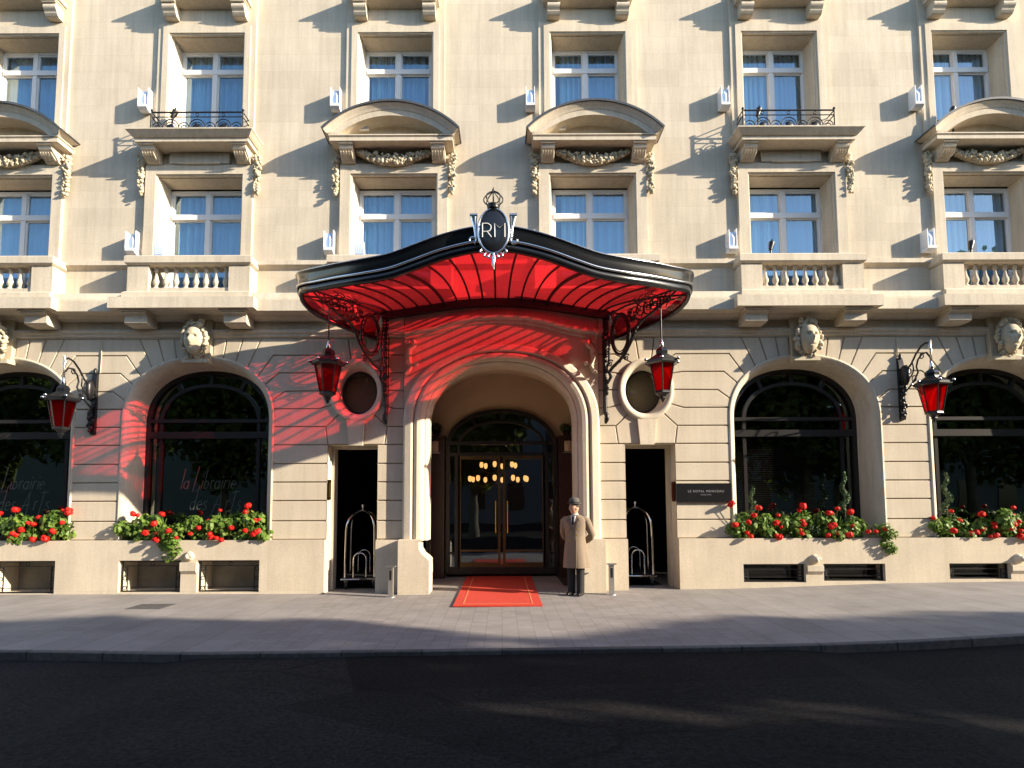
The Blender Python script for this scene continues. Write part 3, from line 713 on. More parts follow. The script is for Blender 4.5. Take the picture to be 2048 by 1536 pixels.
# second floor windows
for i, c in enumerate(R3):
    s = MB(); s.prism([(c-1.03, 9.20), (c-1.03, 13.1), (c+1.03, 13.1), (c+1.03, 9.20), (c+0.80, 9.20), (c+0.80, 11.60), (c-0.80, 11.60), (c-0.80, 9.20)], -0.05, 0.02)
    s.prism([(c-0.92, 9.20), (c-0.92, 11.76), (c+0.92, 11.76), (c+0.92, 9.20), (c+0.80, 9.20), (c+0.80, 11.60), (c-0.80, 11.60), (c-0.80, 9.20)], -0.075, -0.048)
    sur = part('window_surround', s, 'trim')
    part('window_reveal', reveal(c, 0.80, 9.20, 11.60, -0.055, 0.38), 'trim', sur)
    french_window(c, 0.73, 9.22, 11.50, 11.03, 0.35)
    for sg in (-1, 1): s = MB(); console(s, c+sg*0.72, 0.26, 12.15, 11.86, 0.25, 0.15, False, -0.05); part('console_bracket', s, 'trim', sur)
    s = MB(); s.band3(c-0.66, c+0.66, [(0.06, 12.13), (0.20, 12.15), (0.26, 12.17), (0.26, 12.25), (0.34, 12.34), (0.34, 12.38), (0.0, 12.40)], -0.05); part('balcony_slab', s, 'trim')
    # wrought iron railing
    f = MB(); y = -0.34 if i not in PED else 0.02; HWR = 0.93 if i not in PED else 0.74; x0, x1 = c-HWR, c+HWR; zb, zt = 9.235, 9.66
    for z in (zt, zt-0.10, zb+0.02): f.tube([(x0, y, z), (x1, y, z)], 0.016 if z == zt else 0.010, 6)
    for sg in (-1, 1):
        xx = c+sg*HWR; f.tube([(xx, y, zb), (xx, y, zt+0.01)], 0.016, 6)
        for z in (zt, zt-0.10, zb+0.02): f.tube([(xx, y, z), (xx, -0.05 if i not in PED else 0.10, z)], 0.012, 6)
        f.ball((xx, y, zt+0.04), 0.028)
        f.ring((xx, y+0.12, zb+0.12), 0.06, 0.009, 'yz', 12, 5)
    for k in range(7):
        x = lerp(x0+0.13, x1-0.13, k/6)
        if k % 2 == 0: f.ring((x, y, zb+0.11), 0.10, 0.010, n=16, m=5); f.ring((x, y, zb+0.09), 0.055, 0.010, n=14, m=5)
        else:
            f.ring((x, y, zb+0.12), 0.155, 0.011, n=20, m=5); f.ball((x, y, zb+0.10), 0.085, 9, 6, (1, 0.35, 1), 0.25); f.ring((x, y, zb+0.10), 0.115, 0.009, n=16, m=5)
            f.ring((x, y, zt-0.05), 0.03, 0.007, n=10, m=5)
    part('iron_railing', f, 'iron')
# balustraded balconies under first-floor windows
balp = [(0.055, 0), (0.055, 0.03), (0.03, 0.045), (0.045, 0.07), (0.062, 0.11), (0.06, 0.15), (0.04, 0.20), (0.026, 0.27), (0.024, 0.31), (0.04, 0.33), (0.04, 0.345), (0.03, 0.36), (0.05, 0.385), (0.05, 0.40)]
bal_me = None
for i, c in enumerate(R2):
    low = i in (2, 3); s = MB()
    if not low:
        s.band3(c-0.80, c+0.80, [(0.30, 5.50), (0.62, 5.505), (0.62, 5.725), (0.0, 5.73)])
        s.band3(c-0.80, c+0.80, [(0.46, 5.73), (0.46, 5.87), (0.42, 5.90), (0.0, 5.905)])
    else: s.band3(c-0.82, c+0.82, [(0.30, 5.92), (0.42, 5.93), (0.42, 5.98), (0.0, 5.985)])
    z0 = 5.905 if not low else 5.985
    for sg in (-1, 1): s.box(min(c+sg*1.22, c+sg*0.80), max(c+sg*1.22, c+sg*0.80), -0.36, 0.0, z0, 6.44)
    s.band3(c-0.84, c+0.84, [(0.30, 6.44), (0.38, 6.455), (0.42, 6.49), (0.42, 6.62), (0.40, 6.64)])
    bl = part('balustrade', s, 'trim')
    if not low:
        for k in range(8):
            x = c+lerp(-0.70, 0.70, k/7)
            if bal_me is None: m2 = MB(); m2.lathe(balp, (0, 0, 0), 12); bal_me = m2.mesh('baluster'); bal_me.materials.append(M['trim'])
            o = mkobj('baluster', bal_me, None, bl, (x, -0.25, 6.00)); o.scale = (1, 1, 1.08)
        s = MB(); s.box(c-0.80, c+0.80, -0.33, -0.17, 5.906, 6.00); part('balustrade_base', s, 'trim', bl)
        for sg in (-1, 1):
            s = MB(); x = c+sg*0.98
            s.prism_x([(0, 5.50), (-0.50, 5.50), (-0.50, 5.46), (-0.46, 5.43), (-0.42, 5.40), (-0.42, 5.27), (-0.38, 5.245), (-0.10, 5.235), (0, 5.21)], x-0.22, x+0.22)
            s.box(x-0.24, x+0.24, -0.515, 0, 5.44, 5.47); s.box(x-0.27, x+0.27, -0.55, 0, 5.47, 5.499); part('balcony_corbel', s, 'trim', bl)

# plinth with basement windows
BW = [(-11.4, -10.2, -0.04, 0.60), (-9.97, -8.77, -0.04, 0.60), (-7.52, -6.30, -0.02, 0.60), (-5.98, -4.76, -0.02, 0.60), (4.74, 5.96, 0.13, 0.49), (6.31, 7.52, 0.15, 0.49), (8.78, 9.98, 0.18, 0.49), (10.3, 11.5, 0.18, 0.49)]
for x0, x1 in ((-13, -3.49), (3.49, 13)):
    mb = MB(); hh = [h for h in BW if x0 < h[0] < x1]
    hgrid(mb, x0, x1, -0.4, 0.99, -0.10, hh)
    for a, b, c_, d in hh: mb.loft([[(a, y, c_), (a, y, d), (b, y, d), (b, y, c_)] for y in (-0.10, 0.60)], True, smooth=False)
    # ledge top, with planter recess behind each arch
    gaps = [(c-1.50, c+1.50) for c in AC if x0 < c < x1]
    for a, b in segs(x0, x1, gaps): mb.add([(a, -0.10, 0.99), (b, -0.10, 0.99), (b, 0.03, 0.99), (a, 0.03, 0.99)], [(0, 1, 2, 3)])
    for a, b in gaps:
        mb.add([(a, -0.10, 0.99), (b, -0.10, 0.99), (b, -0.03, 0.99), (a, -0.03, 0.99)], [(0, 1, 2, 3)])
        mb.loft([[(x, -0.03, 0.99), (x, -0.03, 0.85), (x, 0.42, 0.85), (x, 0.42, 0.90)] for x in (a, b)], False, smooth=False)
    for x in (x0, x1):
        mb.add([(x, -0.10, -0.4), (x, -0.001, -0.4), (x, -0.001, 0.99), (x, -0.10, 0.99)], [(0, 1, 2, 3)])
    part('plinth', mb, 'plinth')
for k, (a, b, c_, d) in enumerate(BW):
    f = MB(); y = -0.02; yi = 0.03
    f.box(a, a+0.035, y, y+0.03, c_, d); f.box(b-0.035, b, y, y+0.03, c_, d); f.box(a+0.035, b-0.035, y, y+0.03, d-0.03, d); f.box(a+0.035, b-0.035, y, y+0.03, c_, c_+0.03)
    f.box(a+0.035, b-0.035, y+0.004, y+0.02, d-0.12, d-0.105); f.box(a+0.12, a+0.135, y+0.002, y+0.018, c_+0.03, d-0.12); f.box(b-0.135, b-0.12, y+0.002, y+0.018, c_+0.03, d-0.12); f.box(a+0.035, b-0.035, y+0.006, y+0.018, c_+0.09, c_+0.10)
    f.ring(((a+b)/2, y+0.01, d-0.07), 0.035, 0.008, n=14, m=5)
    for t in range(3): f.ring((a+0.078, y+0.01, lerp(c_+0.08, d-0.17, t/2)), 0.035, 0.007, n=12, m=5); f.ring((b-0.078, y+0.01, lerp(c_+0.08, d-0.17, t/2)), 0.035, 0.007, n=12, m=5)
    fr = part('basement_grille', f, 'iron')
    yp = 0.52 if c_ < 0.1 else 0.20; g = MB(); g.box(a, b, yp, yp+0.03, c_, d); part('basement_panel', g, 'greypanel' if c_ < 0.1 else 'ovalpane', fr)
    if c_ > 0.1: g = MB(); g.box(a, b, 0.55, 0.58, c_, d); part('basement_wall', g, 'greypanel', fr)
# little pilaster and spout between the basement windows
for c in (-6.14, 6.135, 10.14, -10.08):
    s = MB(); s.box(c-0.16, c+0.16, -0.15, -0.095, 0.40 if c < 0 else 0.35, 0.565 if c < 0 else 0.455); s.prism_x([(-0.15, 0.40 if c < 0 else 0.35), (-0.10, 0.40 if c < 0 else 0.35), (-0.10, 0.33 if c < 0 else 0.28)], c-0.15, c+0.15)
    zc_ = 0.68 if c < 0 else 0.58
    s.lathe([(0.10, 0.0), (0.09, 0.03), (0.05, 0.07), (0.055, 0.10), (0.03, 0.13), (0.0, 0.14)], (c, -0.10, zc_), 14, 'y'); s.ball((c+0.05, -0.17, zc_+0.02), 0.05, 8, 6, (1.1, 1, 0.9), 0.1)
    part('stone_boss', s, 'trim')
# pier bases beside the doors and the porch
for s_ in (-1, 1):
    mb = MB(); a, b = sorted((s_*1.97, s_*2.48)); mb.box(a, b, -0.12, 0.5, -0.4, 0.985); part('pier_base', mb, 'plinth')
    mb = MB()  # porch jamb base with a scooped inner edge
    o = [(1.40, -0.4), (1.40, 0.60), (1.46, 0.66), (1.54, 0.72), (1.60, 0.82), (1.60, 0.98), (2.0, 0.98), (2.0, -0.4)]
    mb.prism([(s_*x, z) for x, z in o], -0.36, 0.3); a, b = sorted((s_*1.55, s_*2.0)); mb.box(a, b, -0.355, 0.3, 0.975, 1.0)
    part('jamb_base', mb, 'plinth')
    # side door reveal
    x0, x1 = sorted((s_*2.48, s_*3.49)); mb = MB()
    mb.loft([[(x0, y, -0.3), (x0, y, 2.88), (x1, y, 2.88), (x1, y, -0.3)] for y in (0.0, 0.35)], False, smooth=False)
    q0, q1 = x0+0.05, x1-0.05
    mb.loft([[(x0, 0.35, -0.3), (x0, 0.35, 2.88), (x1, 0.35, 2.88), (x1, 0.35, -0.3)], [(q0, 0.35, -0.3), (q0, 0.35, 2.83), (q1, 0.35, 2.83), (q1, 0.35, -0.3)], [(q0, 0.6, -0.3), (q0, 0.6, 2.83), (q1, 0.6, 2.83), (q1, 0.6, -0.3)]], False, smooth=False)
    part('service_door_reveal', mb, 'trim')
    mb = MB(); mb.add([(x0-1.2, 0.6, gz(x0)+0.003), (x1+1.2, 0.6, gz(x1)+0.003), (x1+1.2, 3.0, gz(x1)+0.003), (x0-1.2, 3.0, gz(x0)+0.003)], [(0, 1, 2, 3)]); part('store_floor', mb, 'dark')

# porch: portal panel, archivolt, vault
PW, PS, PA = 1.46, 3.30, 4.50
def parch(o, z0=0.97, ro=0.78, k=40): return archpts(0, PW+o, PS, (PA-PS)+o*ro, z0, 2.2, k)
mb = MB()
prof = [(0.50, 0.03), (0.50, -0.10), (0.46, -0.14), (0.34, -0.16), (0.31, -0.13), (0.29, -0.09), (0.27, -0.13), (0.22, -0.155), (0.15, -0.14), (0.10, -0.09), (0.08, -0.03), (0.055, -0.03), (0.02, 0.02), (0.0, 0.10), (0.0, 0.40)]
mb.loft([[(x, y, z) for x, z in parch(o)] for o, y in prof], False, smooth=False); part('porch_archivolt', mb, 'trim')
mb = MB(); rings = []
def bw(t): return [(x, lerp(0.40, 2.35, t), z) for x, z in archpts(0, lerp(PW, 1.74, t), lerp(PS, 3.45, t), lerp(PA-PS, 1.35, t), -0.1, 2.2, 40)]
mb.loft([bw(t) for t in (0, 0.02, 0.35, 0.36, 1.0)], False); part('porch_vault', mb, 'plaster')
# spandrel panel above the porch arch with hood moulding
mb = MB(); top = []
arch = [(x, z) for x, z in parch(0.50, 3.3, 0.78)][1:-1]
zt = lambda x: 5.62+0.26*cos(min(1, abs(x)/2.2)*pi/2)
outer = [(-1.96, 3.30)]+[(-1.96, zt(1.96))]+[(x, zt(x)) for x in [lerp(-1.90, 1.90, k/20) for k in range(21)]]+[(1.96, zt(1.96)), (1.96, 3.30)]
mb.add([(x, -0.03, z) for x, z in outer]+[(x, -0.03, z) for x, z in reversed(arch)], [tuple(range(len(outer)+len(arch)))])
part('porch_spandrel', mb, 'wall')
mb = MB(); hood = [(-1.95, 5.10), (-1.7, 5.14), (-1.3, 5.22), (-0.9, 5.34), (-0.5, 5.42), (0, 5.45), (0.5, 5.42), (0.9, 5.34), (1.3, 5.22), (1.7, 5.14), (1.95, 5.10)]
mb.loft([[(x, -p, z+o) for p, o in ((0.03, -0.10), (0.07, -0.08), (0.08, -0.03), (0.14, 0.0), (0.15, 0.04), (0.03, 0.06))] for x, z in hood], False, (True, True), False)
part('hood_moulding', mb, 'trim')
for s_ in (-1, 1):
    mb = MB(); x = s_*1.83
    mb.tube([(x-s_*0.02, -0.07, 4.98), (x-s_*0.07, -0.10, 4.96), (x-s_*0.10, -0.12, 4.90), (x-s_*0.05, -0.12, 4.84), (x+s_*0.01, -0.11, 4.80), (x+s_*0.02, -0.10, 4.6), (x-s_*0.02, -0.09, 4.45), (x+s_*0.04, -0.09, 4.34), (x+s_*0.10, -0.09, 4.30)], [0.03, 0.045, 0.05, 0.055, 0.055, 0.045, 0.04, 0.045, 0.03], 8)
    mb.ball((x-s_*0.12, -0.10, 4.50), 0.05); mb.ball((x+s_*0.03, -0.10, 4.95), 0.045)
    part('porch_scroll', mb, 'trim')
# pale panel frame above spandrel at both sides
for s_ in (-1, 1):
    a, b = sorted((s_*1.97, s_*2.42)); mb = MB(); mb.box(a, b, -0.07, -0.002, 5.12, 5.62); part('canopy_block', mb, 'trim')

# entrance doors at the back of the porch
Y = 2.30; f = MB()
def dband(o0, o1, y0, y1, z0=0.05, W=1.29, S=3.05, RR=0.87):
    a = archpts(0, W+o0, S, RR+o0, z0, 2.1, 36); b = archpts(0, W+o1, S, RR+o1, z0, 2.1, 36)
    f.loft([[(x, y1, z) for x, z in a], [(x, y0, z) for x, z in a], [(x, y0, z) for x, z in b], [(x, y1, z) for x, z in b]], False, smooth=False)
dband(0.03, -0.06, Y-0.06, Y+0.1); dband(-0.24, -0.30, Y-0.03, Y+0.08)
for z in (3.13, 2.86): f.box(-1.25, 1.25, Y-0.05, Y+0.08, z-0.04, z+0.04)
for dx in (-0.62, 0, 0.62):
    z0 = arcz(dx, 1.02, 3.05, 0.60, 2.1); z1 = arcz(dx*1.15, 1.27, 3.05, 0.85, 2.1); f.prism([(dx-0.025, z0), (dx+0.025, z0), (dx*1.18+0.03, z1), (dx*1.18-0.03, z1)], Y-0.02, Y+0.06)
for x in (-1.08, 1.08): f.box(x-0.035, x+0.035, Y-0.05, Y+0.08, 0.05, 2.82)
f.box(-1.26, 1.26, Y-0.04, Y+0.06, 0.03, 0.20)
for a_, b_ in ((-1.24, -1.12), (1.12, 1.24)): f.box(a_, b_, Y-0.02, Y+0.05, 0.50, 0.55)
dr = part('entrance_doors', f, 'bronze')
for s_ in (-1, 1):
    d = MB(); a, b = sorted((s_*0.03, s_*1.03))
    d.box(a, a+0.06, Y-0.03, Y+0.03, 0.2, 2.82); d.box(b-0.06, b, Y-0.03, Y+0.03, 0.2, 2.82); d.box(a+0.06, b-0.06, Y-0.03, Y+0.03, 2.74, 2.82); d.box(a+0.06, b-0.06, Y-0.03, Y+0.03, 0.2, 0.30); d.box(a+0.06, b-0.06, Y-0.03, Y+0.03, 0.56, 0.60)
    lf = part('door_leaf', d, 'brass', dr)
    h = MB(); xh = s_*0.14; h.tube([(xh, Y-0.09, 1.0), (xh, Y-0.09, 1.75)], 0.018, 8); h.tube([(xh, Y-0.09, 1.05), (xh, Y-0.02, 1.05)], 0.012, 6); h.tube([(xh, Y-0.09, 1.70), (xh, Y-0.02, 1.70)], 0.012, 6); part('door_handle', h, 'gold', dr)
g = MB(); g.add([(x, Y+0.01, z) for x, z in archpts(0, 1.27, 3.05, 0.85, 0.1, 2.1, 36)], [tuple(range(39))]); part('door_pane', g, 'doorglass', dr)
# wall around the door arch, dark wood side panels
mb = MB(); oa = archpts(0, 1.80, 3.45, 1.40, -0.1, 2.2, 36); ia = archpts(0, 1.31, 3.05, 0.89, -0.1, 2.1, 36)
mb.loft([[(x, Y+0.04, z) for x, z in oa], [(x, Y+0.04, z) for x, z in ia]], False, smooth=False); part('porch_back_wall', mb, 'plaster')
for s_ in (-1, 1):
    a, b = sorted((s_*1.34, s_*1.72)); mb = MB(); mb.box(a, b, Y-0.25, Y+0.035, gz(s_*1.5)-0.02, 3.22); mb.box(a+0.06, b-0.06, Y-0.262, Y-0.25, 0.3, 1.5); mb.box(a+0.06, b-0.06, Y-0.262, Y-0.25, 1.65, 2.95)
    mb.box(a-0.02, b+0.02, Y-0.32, Y+0.03, 3.22, 3.27); part('wood_panel', mb, 'wood')
# wooden lobby
mb = MB(); mb.box(-3.5, 3.5, 8.0, 8.05, 0, 5); part('lobby_back_wall', mb, 'wood')
mb = MB(); mb.add([(-3.5, 2.35, 0.02), (3.5, 2.35, 0.02), (3.5, 8, 0.02), (-3.5, 8, 0.02)], [(0, 1, 2, 3)]); part('lobby_floor', mb, 'wood')
# shell closing the building
mb = MB(); X, Yb, Zt = 13.0, 10.0, 13.2
mb.add([(-X, 0.03, -0.4), (X, 0.03, -0.4), (X, Yb, -0.4), (-X, Yb, -0.4), (-X, 0.03, Zt), (X, 0.03, Zt), (X, Yb, Zt), (-X, Yb, Zt)], [(0, 1, 2, 3), (4, 5, 6, 7), (1, 2, 6, 5), (2, 3, 7, 6), (3, 0, 4, 7)])
part('building_shell', mb, 'dark')
# floor slabs so upper light stays out
mb = MB(); mb.box(-13, 13, 0.7, 10, 5.3, 5.4); mb.box(-13, 13, 0.45, 10, 8.9, 9.0); part('floor_slabs', mb, 'dark')
# cables beside the wall lanterns
for cx_, zt_, zb_ in ((-8.12, 5.05, 4.35), (8.04, 5.0, 4.62)):
    mb = MB(); mb.tube([(cx_-0.01, -0.014, zt_), (cx_+0.01, -0.014, lerp(zt_, zb_, 0.5)), (cx_, -0.014, zb_)], 0.011, 6); part('lantern_cable', mb, 'trim')

# ------------------------------------------------------------------ canopy
CX = -0.11
HR = [(2.34, 0.04, 4.98), (2.55, 0.10, 5.04), (2.89, 0.25, 5.14), (3.24, 0.45, 5.25), (3.50, 0.70, 5.36), (3.60, 1.0, 5.46), (3.53, 1.35, 5.50), (3.37, 1.6, 5.46), (3.08, 1.84, 5.41), (2.60, 2.12, 5.38), (2.18, 2.32, 5.36), (1.70, 2.48, 5.38), (1.32, 2.59, 5.46), (0.92, 2.68, 5.57), (0.59, 2.72, 5.65), (0.27, 2.75, 5.70), (0, 2.75, 5.71)]
KP = 1.13
HR = [(x*(12-p*KP)/(12-p), p*KP, 1.72+(z-1.72)*(12-p*KP)/(12-p)) for x, p, z in HR]
def catmull(P, per=5):
    out = []
    for i in range(len(P)-1):
        p0 = Vector(P[max(i-1, 0)]); p1 = Vector(P[i]); p2 = Vector(P[i+1]); p3 = Vector(P[min(i+2, len(P)-1)])
        for k in range(per):
            t = k/per; out.append(0.5*((2*p1)+(p2-p0)*t+(2*p0-5*p1+4*p2-p3)*t*t+(3*p1-p0-3*p2+p3)*t**3))
    out.append(Vector(P[-1])); return out
left = [(-x, -p, z) for x, p, z in HR]; right = [(x, -p, z) for x, p, z in reversed(HR[:-1])]
RIM = catmull(left+right, 5); NR = len(RIM)
K = thing('entrance_canopy', 'large black lacquered canopy with red glass panels over the hotel entrance', 'canopy', (CX, 0, 0))
nrm = []
for i in range(NR):
    a = RIM[max(i-1, 0)]; b = RIM[min(i+1, NR-1)]; t = Vector((b.x-a.x, b.y-a.y, 0)).normalized(); nrm.append(Vector((t.y, -t.x, 0)))
def hgt(i):
    """fascia height fades toward the wall ends"""
    p = -RIM[i].y; return lerp(0.08, 0.345, min(1, max(0, (p-0.25)/0.95))**0.8)
def sweep(mb, prof, smooth=True):
    """prof: (outward, fraction of fascia height, absolute dz)"""
    rings = []
    for i in range(NR):
        h = hgt(i); sc = 1.0
        rings.append([RIM[i]+nrm[i]*o+Vector((0, 0, h*fz+dz)) for o, fz, dz in prof])
    mb.loft(rings, True, (True, True), smooth)
mb = MB(); sweep(mb, [(0.0, 0.33, 0), (0.03, 0.35, 0), (0.055, 0.45, 0), (0.05, 0.75, 0), (0.075, 0.93, 0), (0.085, 0.97, 0), (0.085, 1.0, 0), (0.0, 1.0, 0)]); part_ = mb.build('fascia', M['gloss'], K)
mb = MB(); sweep(mb, [(-0.05, 0, -0.02), (-0.05, 0.33, 0.0), (0.03, 0.33, 0), (0.035, 0.10, 0), (0.02, 0.0, -0.02)]); mb.build('fascia_lip', M['gloss'], K)
mb = MB(); rings = []
for i in range(NR):
    o = 0.055; z = hgt(i)*0.35; c = RIM[i]+nrm[i]*o+Vector((0, 0, z)); r = 0.022
    rings.append([c+nrm[i]*r*cos(2*pi*k/8)+Vector((0, 0, r*sin(2*pi*k/8))) for k in range(8)])
mb.loft(rings, True, (True, True)); mb.build('silver_bead', M['silver'], K)
mb = MB(); rings = []
for i in range(NR):
    c = RIM[i]+nrm[i]*0.088+Vector((0, 0, hgt(i)*0.99)); r = 0.009
    rings.append([c+nrm[i]*r*cos(2*pi*k/6)+Vector((0, 0, r*sin(2*pi*k/6))) for k in range(6)])
mb.loft(rings, True, (True, True)); mb.build('top_bead', M['silver'], K)
def wallz(x): return 5.56+0.27*cos(min(1, abs(x)/2.3)*pi/2)**1.3
# glass skin: from wall line to rim
def wallpt(u): x = lerp(-2.30, 2.30, u); return Vector((x, -0.10, wallz(x)))
def rimpt(u):
    f_ = lerp(1, NR-2, u); i = int(f_); t = f_-i; i2 = min(i+1, NR-1)
    return RIM[i]*(1-t)+RIM[i2]*t - (nrm[i]*(1-t)+nrm[i2]*t)*0.02
# arc-length parametrisation of the rim
L = [0.0]
for i in range(1, NR): L.append(L[-1]+(RIM[i]-RIM[i-1]).length)
def rim_s(s):
    s *= L[-1]
    for i in range(1, NR):
        if L[i] >= s:
            t = (s-L[i-1])/(L[i]-L[i-1]); return RIM[i-1].lerp(RIM[i], t)-nrm[i]*0.02+Vector((0, 0, hgt(i)*0.14))
    return RIM[-1].copy()
def surf(u, v):
    q = min(u, 1-u); e_ = 0.255*q/0.05 if q < 0.05 else 0.255+0.245*(q-0.05)/0.45
    a = wallpt(u); b = rim_s(0.012+0.976*(e_ if u < 0.5 else 1-e_)); p = a.lerp(b, v)
    p.x = lerp(a.x, b.x, v**1.45); p.z += 0.10*sin(pi*v)*(0.6+0.4*sin(pi*u)); return p
nv = 14; UL = [0.05*i/26 for i in range(26)]+[0.05+0.90*i/64 for i in range(65)]+[1-0.05*i/26 for i in range(25, -1, -1)]
mb = MB(); mb.loft([[surf(u_, j/nv) for j in range(nv+1)] for u_ in UL], False); mb.build('red_glass', M['redg'], K)
RU = [0.012, 0.03]+[0.05+0.90*i/16 for i in range(17)]+[0.97, 0.988]
for i, u in enumerate(RU):
    mb = MB(); big = i in (6, 14)
    r = 0.034 if big else 0.020
    mb.tube([surf(u, j/14)+Vector((0, 0, -r*0.8)) for j in range(15)], r, 6); mb.build('rib', M['iron'], K)
mb = MB(); mb.tube([wallpt(i/24)+Vector((0, 0.03, -0.03)) for i in range(25)], 0.05, 8); mb.loft([[(lerp(-2.3, 2.3, i/24), y, wallz(lerp(-2.3, 2.3, i/24))+dz) for y, dz in ((-0.05, -0.15), (-0.17, -0.15), (-0.17, 0.05), (-0.05, 0.05))] for i in range(25)], True, (True, True), False); mb.build('wall_beam', M['iron'], K)
# side brackets, standing on a diagonal plane under each lobe
DIR = Vector((0.555, -0.832, 0))
for s_ in (-1, 1):
    d = Vector((s_*DIR.x, DIR.y, 0)); o0 = Vector((s_*2.20, -0.07, 0))
    P = lambda s, z: o0+d*s+Vector((0, 0, z))
    mb = MB()
    mb.tube([Vector((s_*2.20, -0.07, 5.60)), Vector((s_*2.20, -0.07, 3.45))], 0.032, 8)
    a0, a1 = sorted((s_*2.165, s_*2.235)); mb.box(a0, a1, -0.075, 0.0, 3.50, 5.60)
    mb.tube([P(0, 3.50), P(0.04, 3.42), P(0.02, 3.34), P(-0.01, 3.28)], [0.03, 0.05, 0.045, 0.02], 8); mb.ball(P(0.03, 3.46), 0.05); mb.ball(P(0.05, 3.38), 0.04)
    pt = mb.build('bracket_post', M['iron'], K)
    # finial leaf
    mb = MB(); c0 = P(0.45, 5.00); n = 28; rings = []
    pts = [c0+d*(0.24*cos(2*pi*k/n))+Vector((0, 0, 0.40*sin(2*pi*k/n))) for k in range(n+1)]
    mb.tube(pts, 0.030, 8, False); pts = [c0+d*(0.19*cos(2*pi*k/n))+Vector((0, 0, 0.345*sin(2*pi*k/n))) for k in range(n+1)]; mb.tube(pts, 0.012, 6, False)
    mb.build('oval_ring', M['silver'] if False else M['iron'], K)
    mb = MB()
    mb.tube([P(0.02, 4.18), P(0.10, 4.12), P(0.17, 4.20), P(0.12, 4.30), P(0.22, 4.38), P(0.42, 4.48), P(0.60, 4.62), P(0.74, 4.80), P(0.84, 5.00), P(1.0, 5.12), P(1.3, 5.22), P(1.6, 5.33), P(1.85, 5.46)], [0.02, 0.03, 0.035, 0.035, 0.035, 0.032, 0.03, 0.03, 0.032, 0.03, 0.026, 0.022, 0.018], 8)
    mb.tube([P(0.05, 5.46), P(0.6, 5.52), P(1.2, 5.50), P(1.9, 5.48)], 0.020, 7)
    mb.tube([P(0.05, 4.35), P(0.12, 4.55), P(0.14, 4.9), P(0.10, 5.2), P(0.06, 5.45)], 0.022, 7)
    rr = random.Random(5)
    def spiral(c, r0, turns, sgn, ph, t=0.012):
        pp = []
        for k in range(19):
            q = k/18; a = ph+sgn*2*pi*turns*q; rad = r0*(1-0.78*q); pp.append(P(c[0]+rad*cos(a), c[1]+rad*sin(a)))
        mb.tube(pp, [lerp(t*1.3, t*0.8, k/18) for k in range(19)], 6); mb.ball(pp[-1], t*1.9, 6, 5)
    for k in range(6):
        s0 = 0.85+k*0.16; zm = 5.16+0.115*(s0-0.8); zt_ = 5.50-0.01*s0
        spiral((s0, (zm+zt_)/2), (zt_-zm)/2*0.95, 1.3, 1 if k % 2 else -1, pi/2*(1 if k % 2 else -1))
    for k in range(5): mb.tube([P(0.80+k*0.2, 5.14+0.02*k), P(0.92+k*0.2, 5.49)], 0.010, 5)
    for q in ((0.07, 5.32), (0.16, 4.47), (0.72, 5.36), (0.60, 4.50), (0.09, 4.72), (0.25, 5.45), (0.80, 5.20)): spiral(q, 0.075, 1.4, 1, 0.5)
    for k in range(14): mb.ball(P(0.03+rr.uniform(-0.01, 0.04), lerp(3.9, 5.3, k/13)), rr.uniform(0.025, 0.042), 6, 5, (1, 1, 1.3), 0.2)
    for k in range(16):
        q = k/15; sx = lerp(0.30, 1.1, q); mb.ball(P(sx, lerp(4.42, 5.16, min(1, q*1.2)**1.3)-0.02), rr.uniform(0.02, 0.036), 6, 5, (1, 1, 1), 0.25)
    # horizontal lattice plate under the lobe
    for k in range(4):
        sx = 1.0+k*0.15; c_ = P(sx, 5.40); w_ = Vector((-d.y*s_, d.x*s_, 0))
        for sg in (-1, 1):
            mb.tube([c_, c_+w_*(sg*0.16)+Vector((0, 0, 0.04)), c_+w_*(sg*0.30)+d*0.08+Vector((0, 0, 0.05)), c_+w_*(sg*0.34)+d*0.22+Vector((0, 0, 0.05))], 0.011, 5)
            mb.ring(c_+w_*(sg*0.2)+Vector((0, 0, 0.04)), 0.07, 0.009, 'xy', 12, 5)
    mb.build('scroll_bracket', M['iron'], K)
# crest
mb = MB(); cy = -3.27; cz = 5.78; n = 40; DZ = -0.15
mb.loft([[(a*cos(2*pi*k/n), y, cz+b*sin(2*pi*k/n)) for k in range(n)] for a, b, y in ((0.225, 0.335, cy+0.10), (0.225, 0.335, cy), (0.20, 0.31, cy-0.012), (0.12, 0.19, cy-0.022), (0.001, 0.002, cy-0.026))]); cr = mb.build('crest_shield', M['gloss'], K)
mb = MB(); mb.tube([(0.232*cos(2*pi*k/n), cy-0.005, cz+0.345*sin(2*pi*k/n)) for k in range(n+1)], 0.016, 8, False); mb.build('crest_rim', M['silver'], cr)
mb = MB(); yl = cy-0.036; t = 0.0085; x0, z0, z1 = -0.165, 5.82+DZ, 6.03+DZ
mb.tube([(x0, yl, z0), (x0, yl, z1)], t, 6); mb.tube([(x0, yl, z1), (x0+0.08, yl, z1), (x0+0.125, yl, z1-0.03), (x0+0.13, yl, z1-0.07), (x0+0.11, yl, z1-0.11), (x0+0.06, yl, z1-0.125), (x0+0.01, yl, z1-0.125)], t, 6); mb.tube([(x0+0.07, yl, z1-0.125), (x0+0.135, yl, z0)], t, 6)
x0 = 0.02; mb.tube([(x0, yl, z0), (x0, yl, z1), (x0+0.075, yl, z1-0.07), (x0+0.15, yl, z1), (x0+0.15, yl, z0)], t, 6); mb.build('monogram', M['monogram'], cr)
mb = MB(); n2 = 8
mb.lathe([(0.075, 0), (0.095, 0.02), (0.085, 0.035), (0.10, 0.05), (0.095, 0.075), (0.085, 0.08)], (0, cy+0.03, 6.275+DZ), 16)
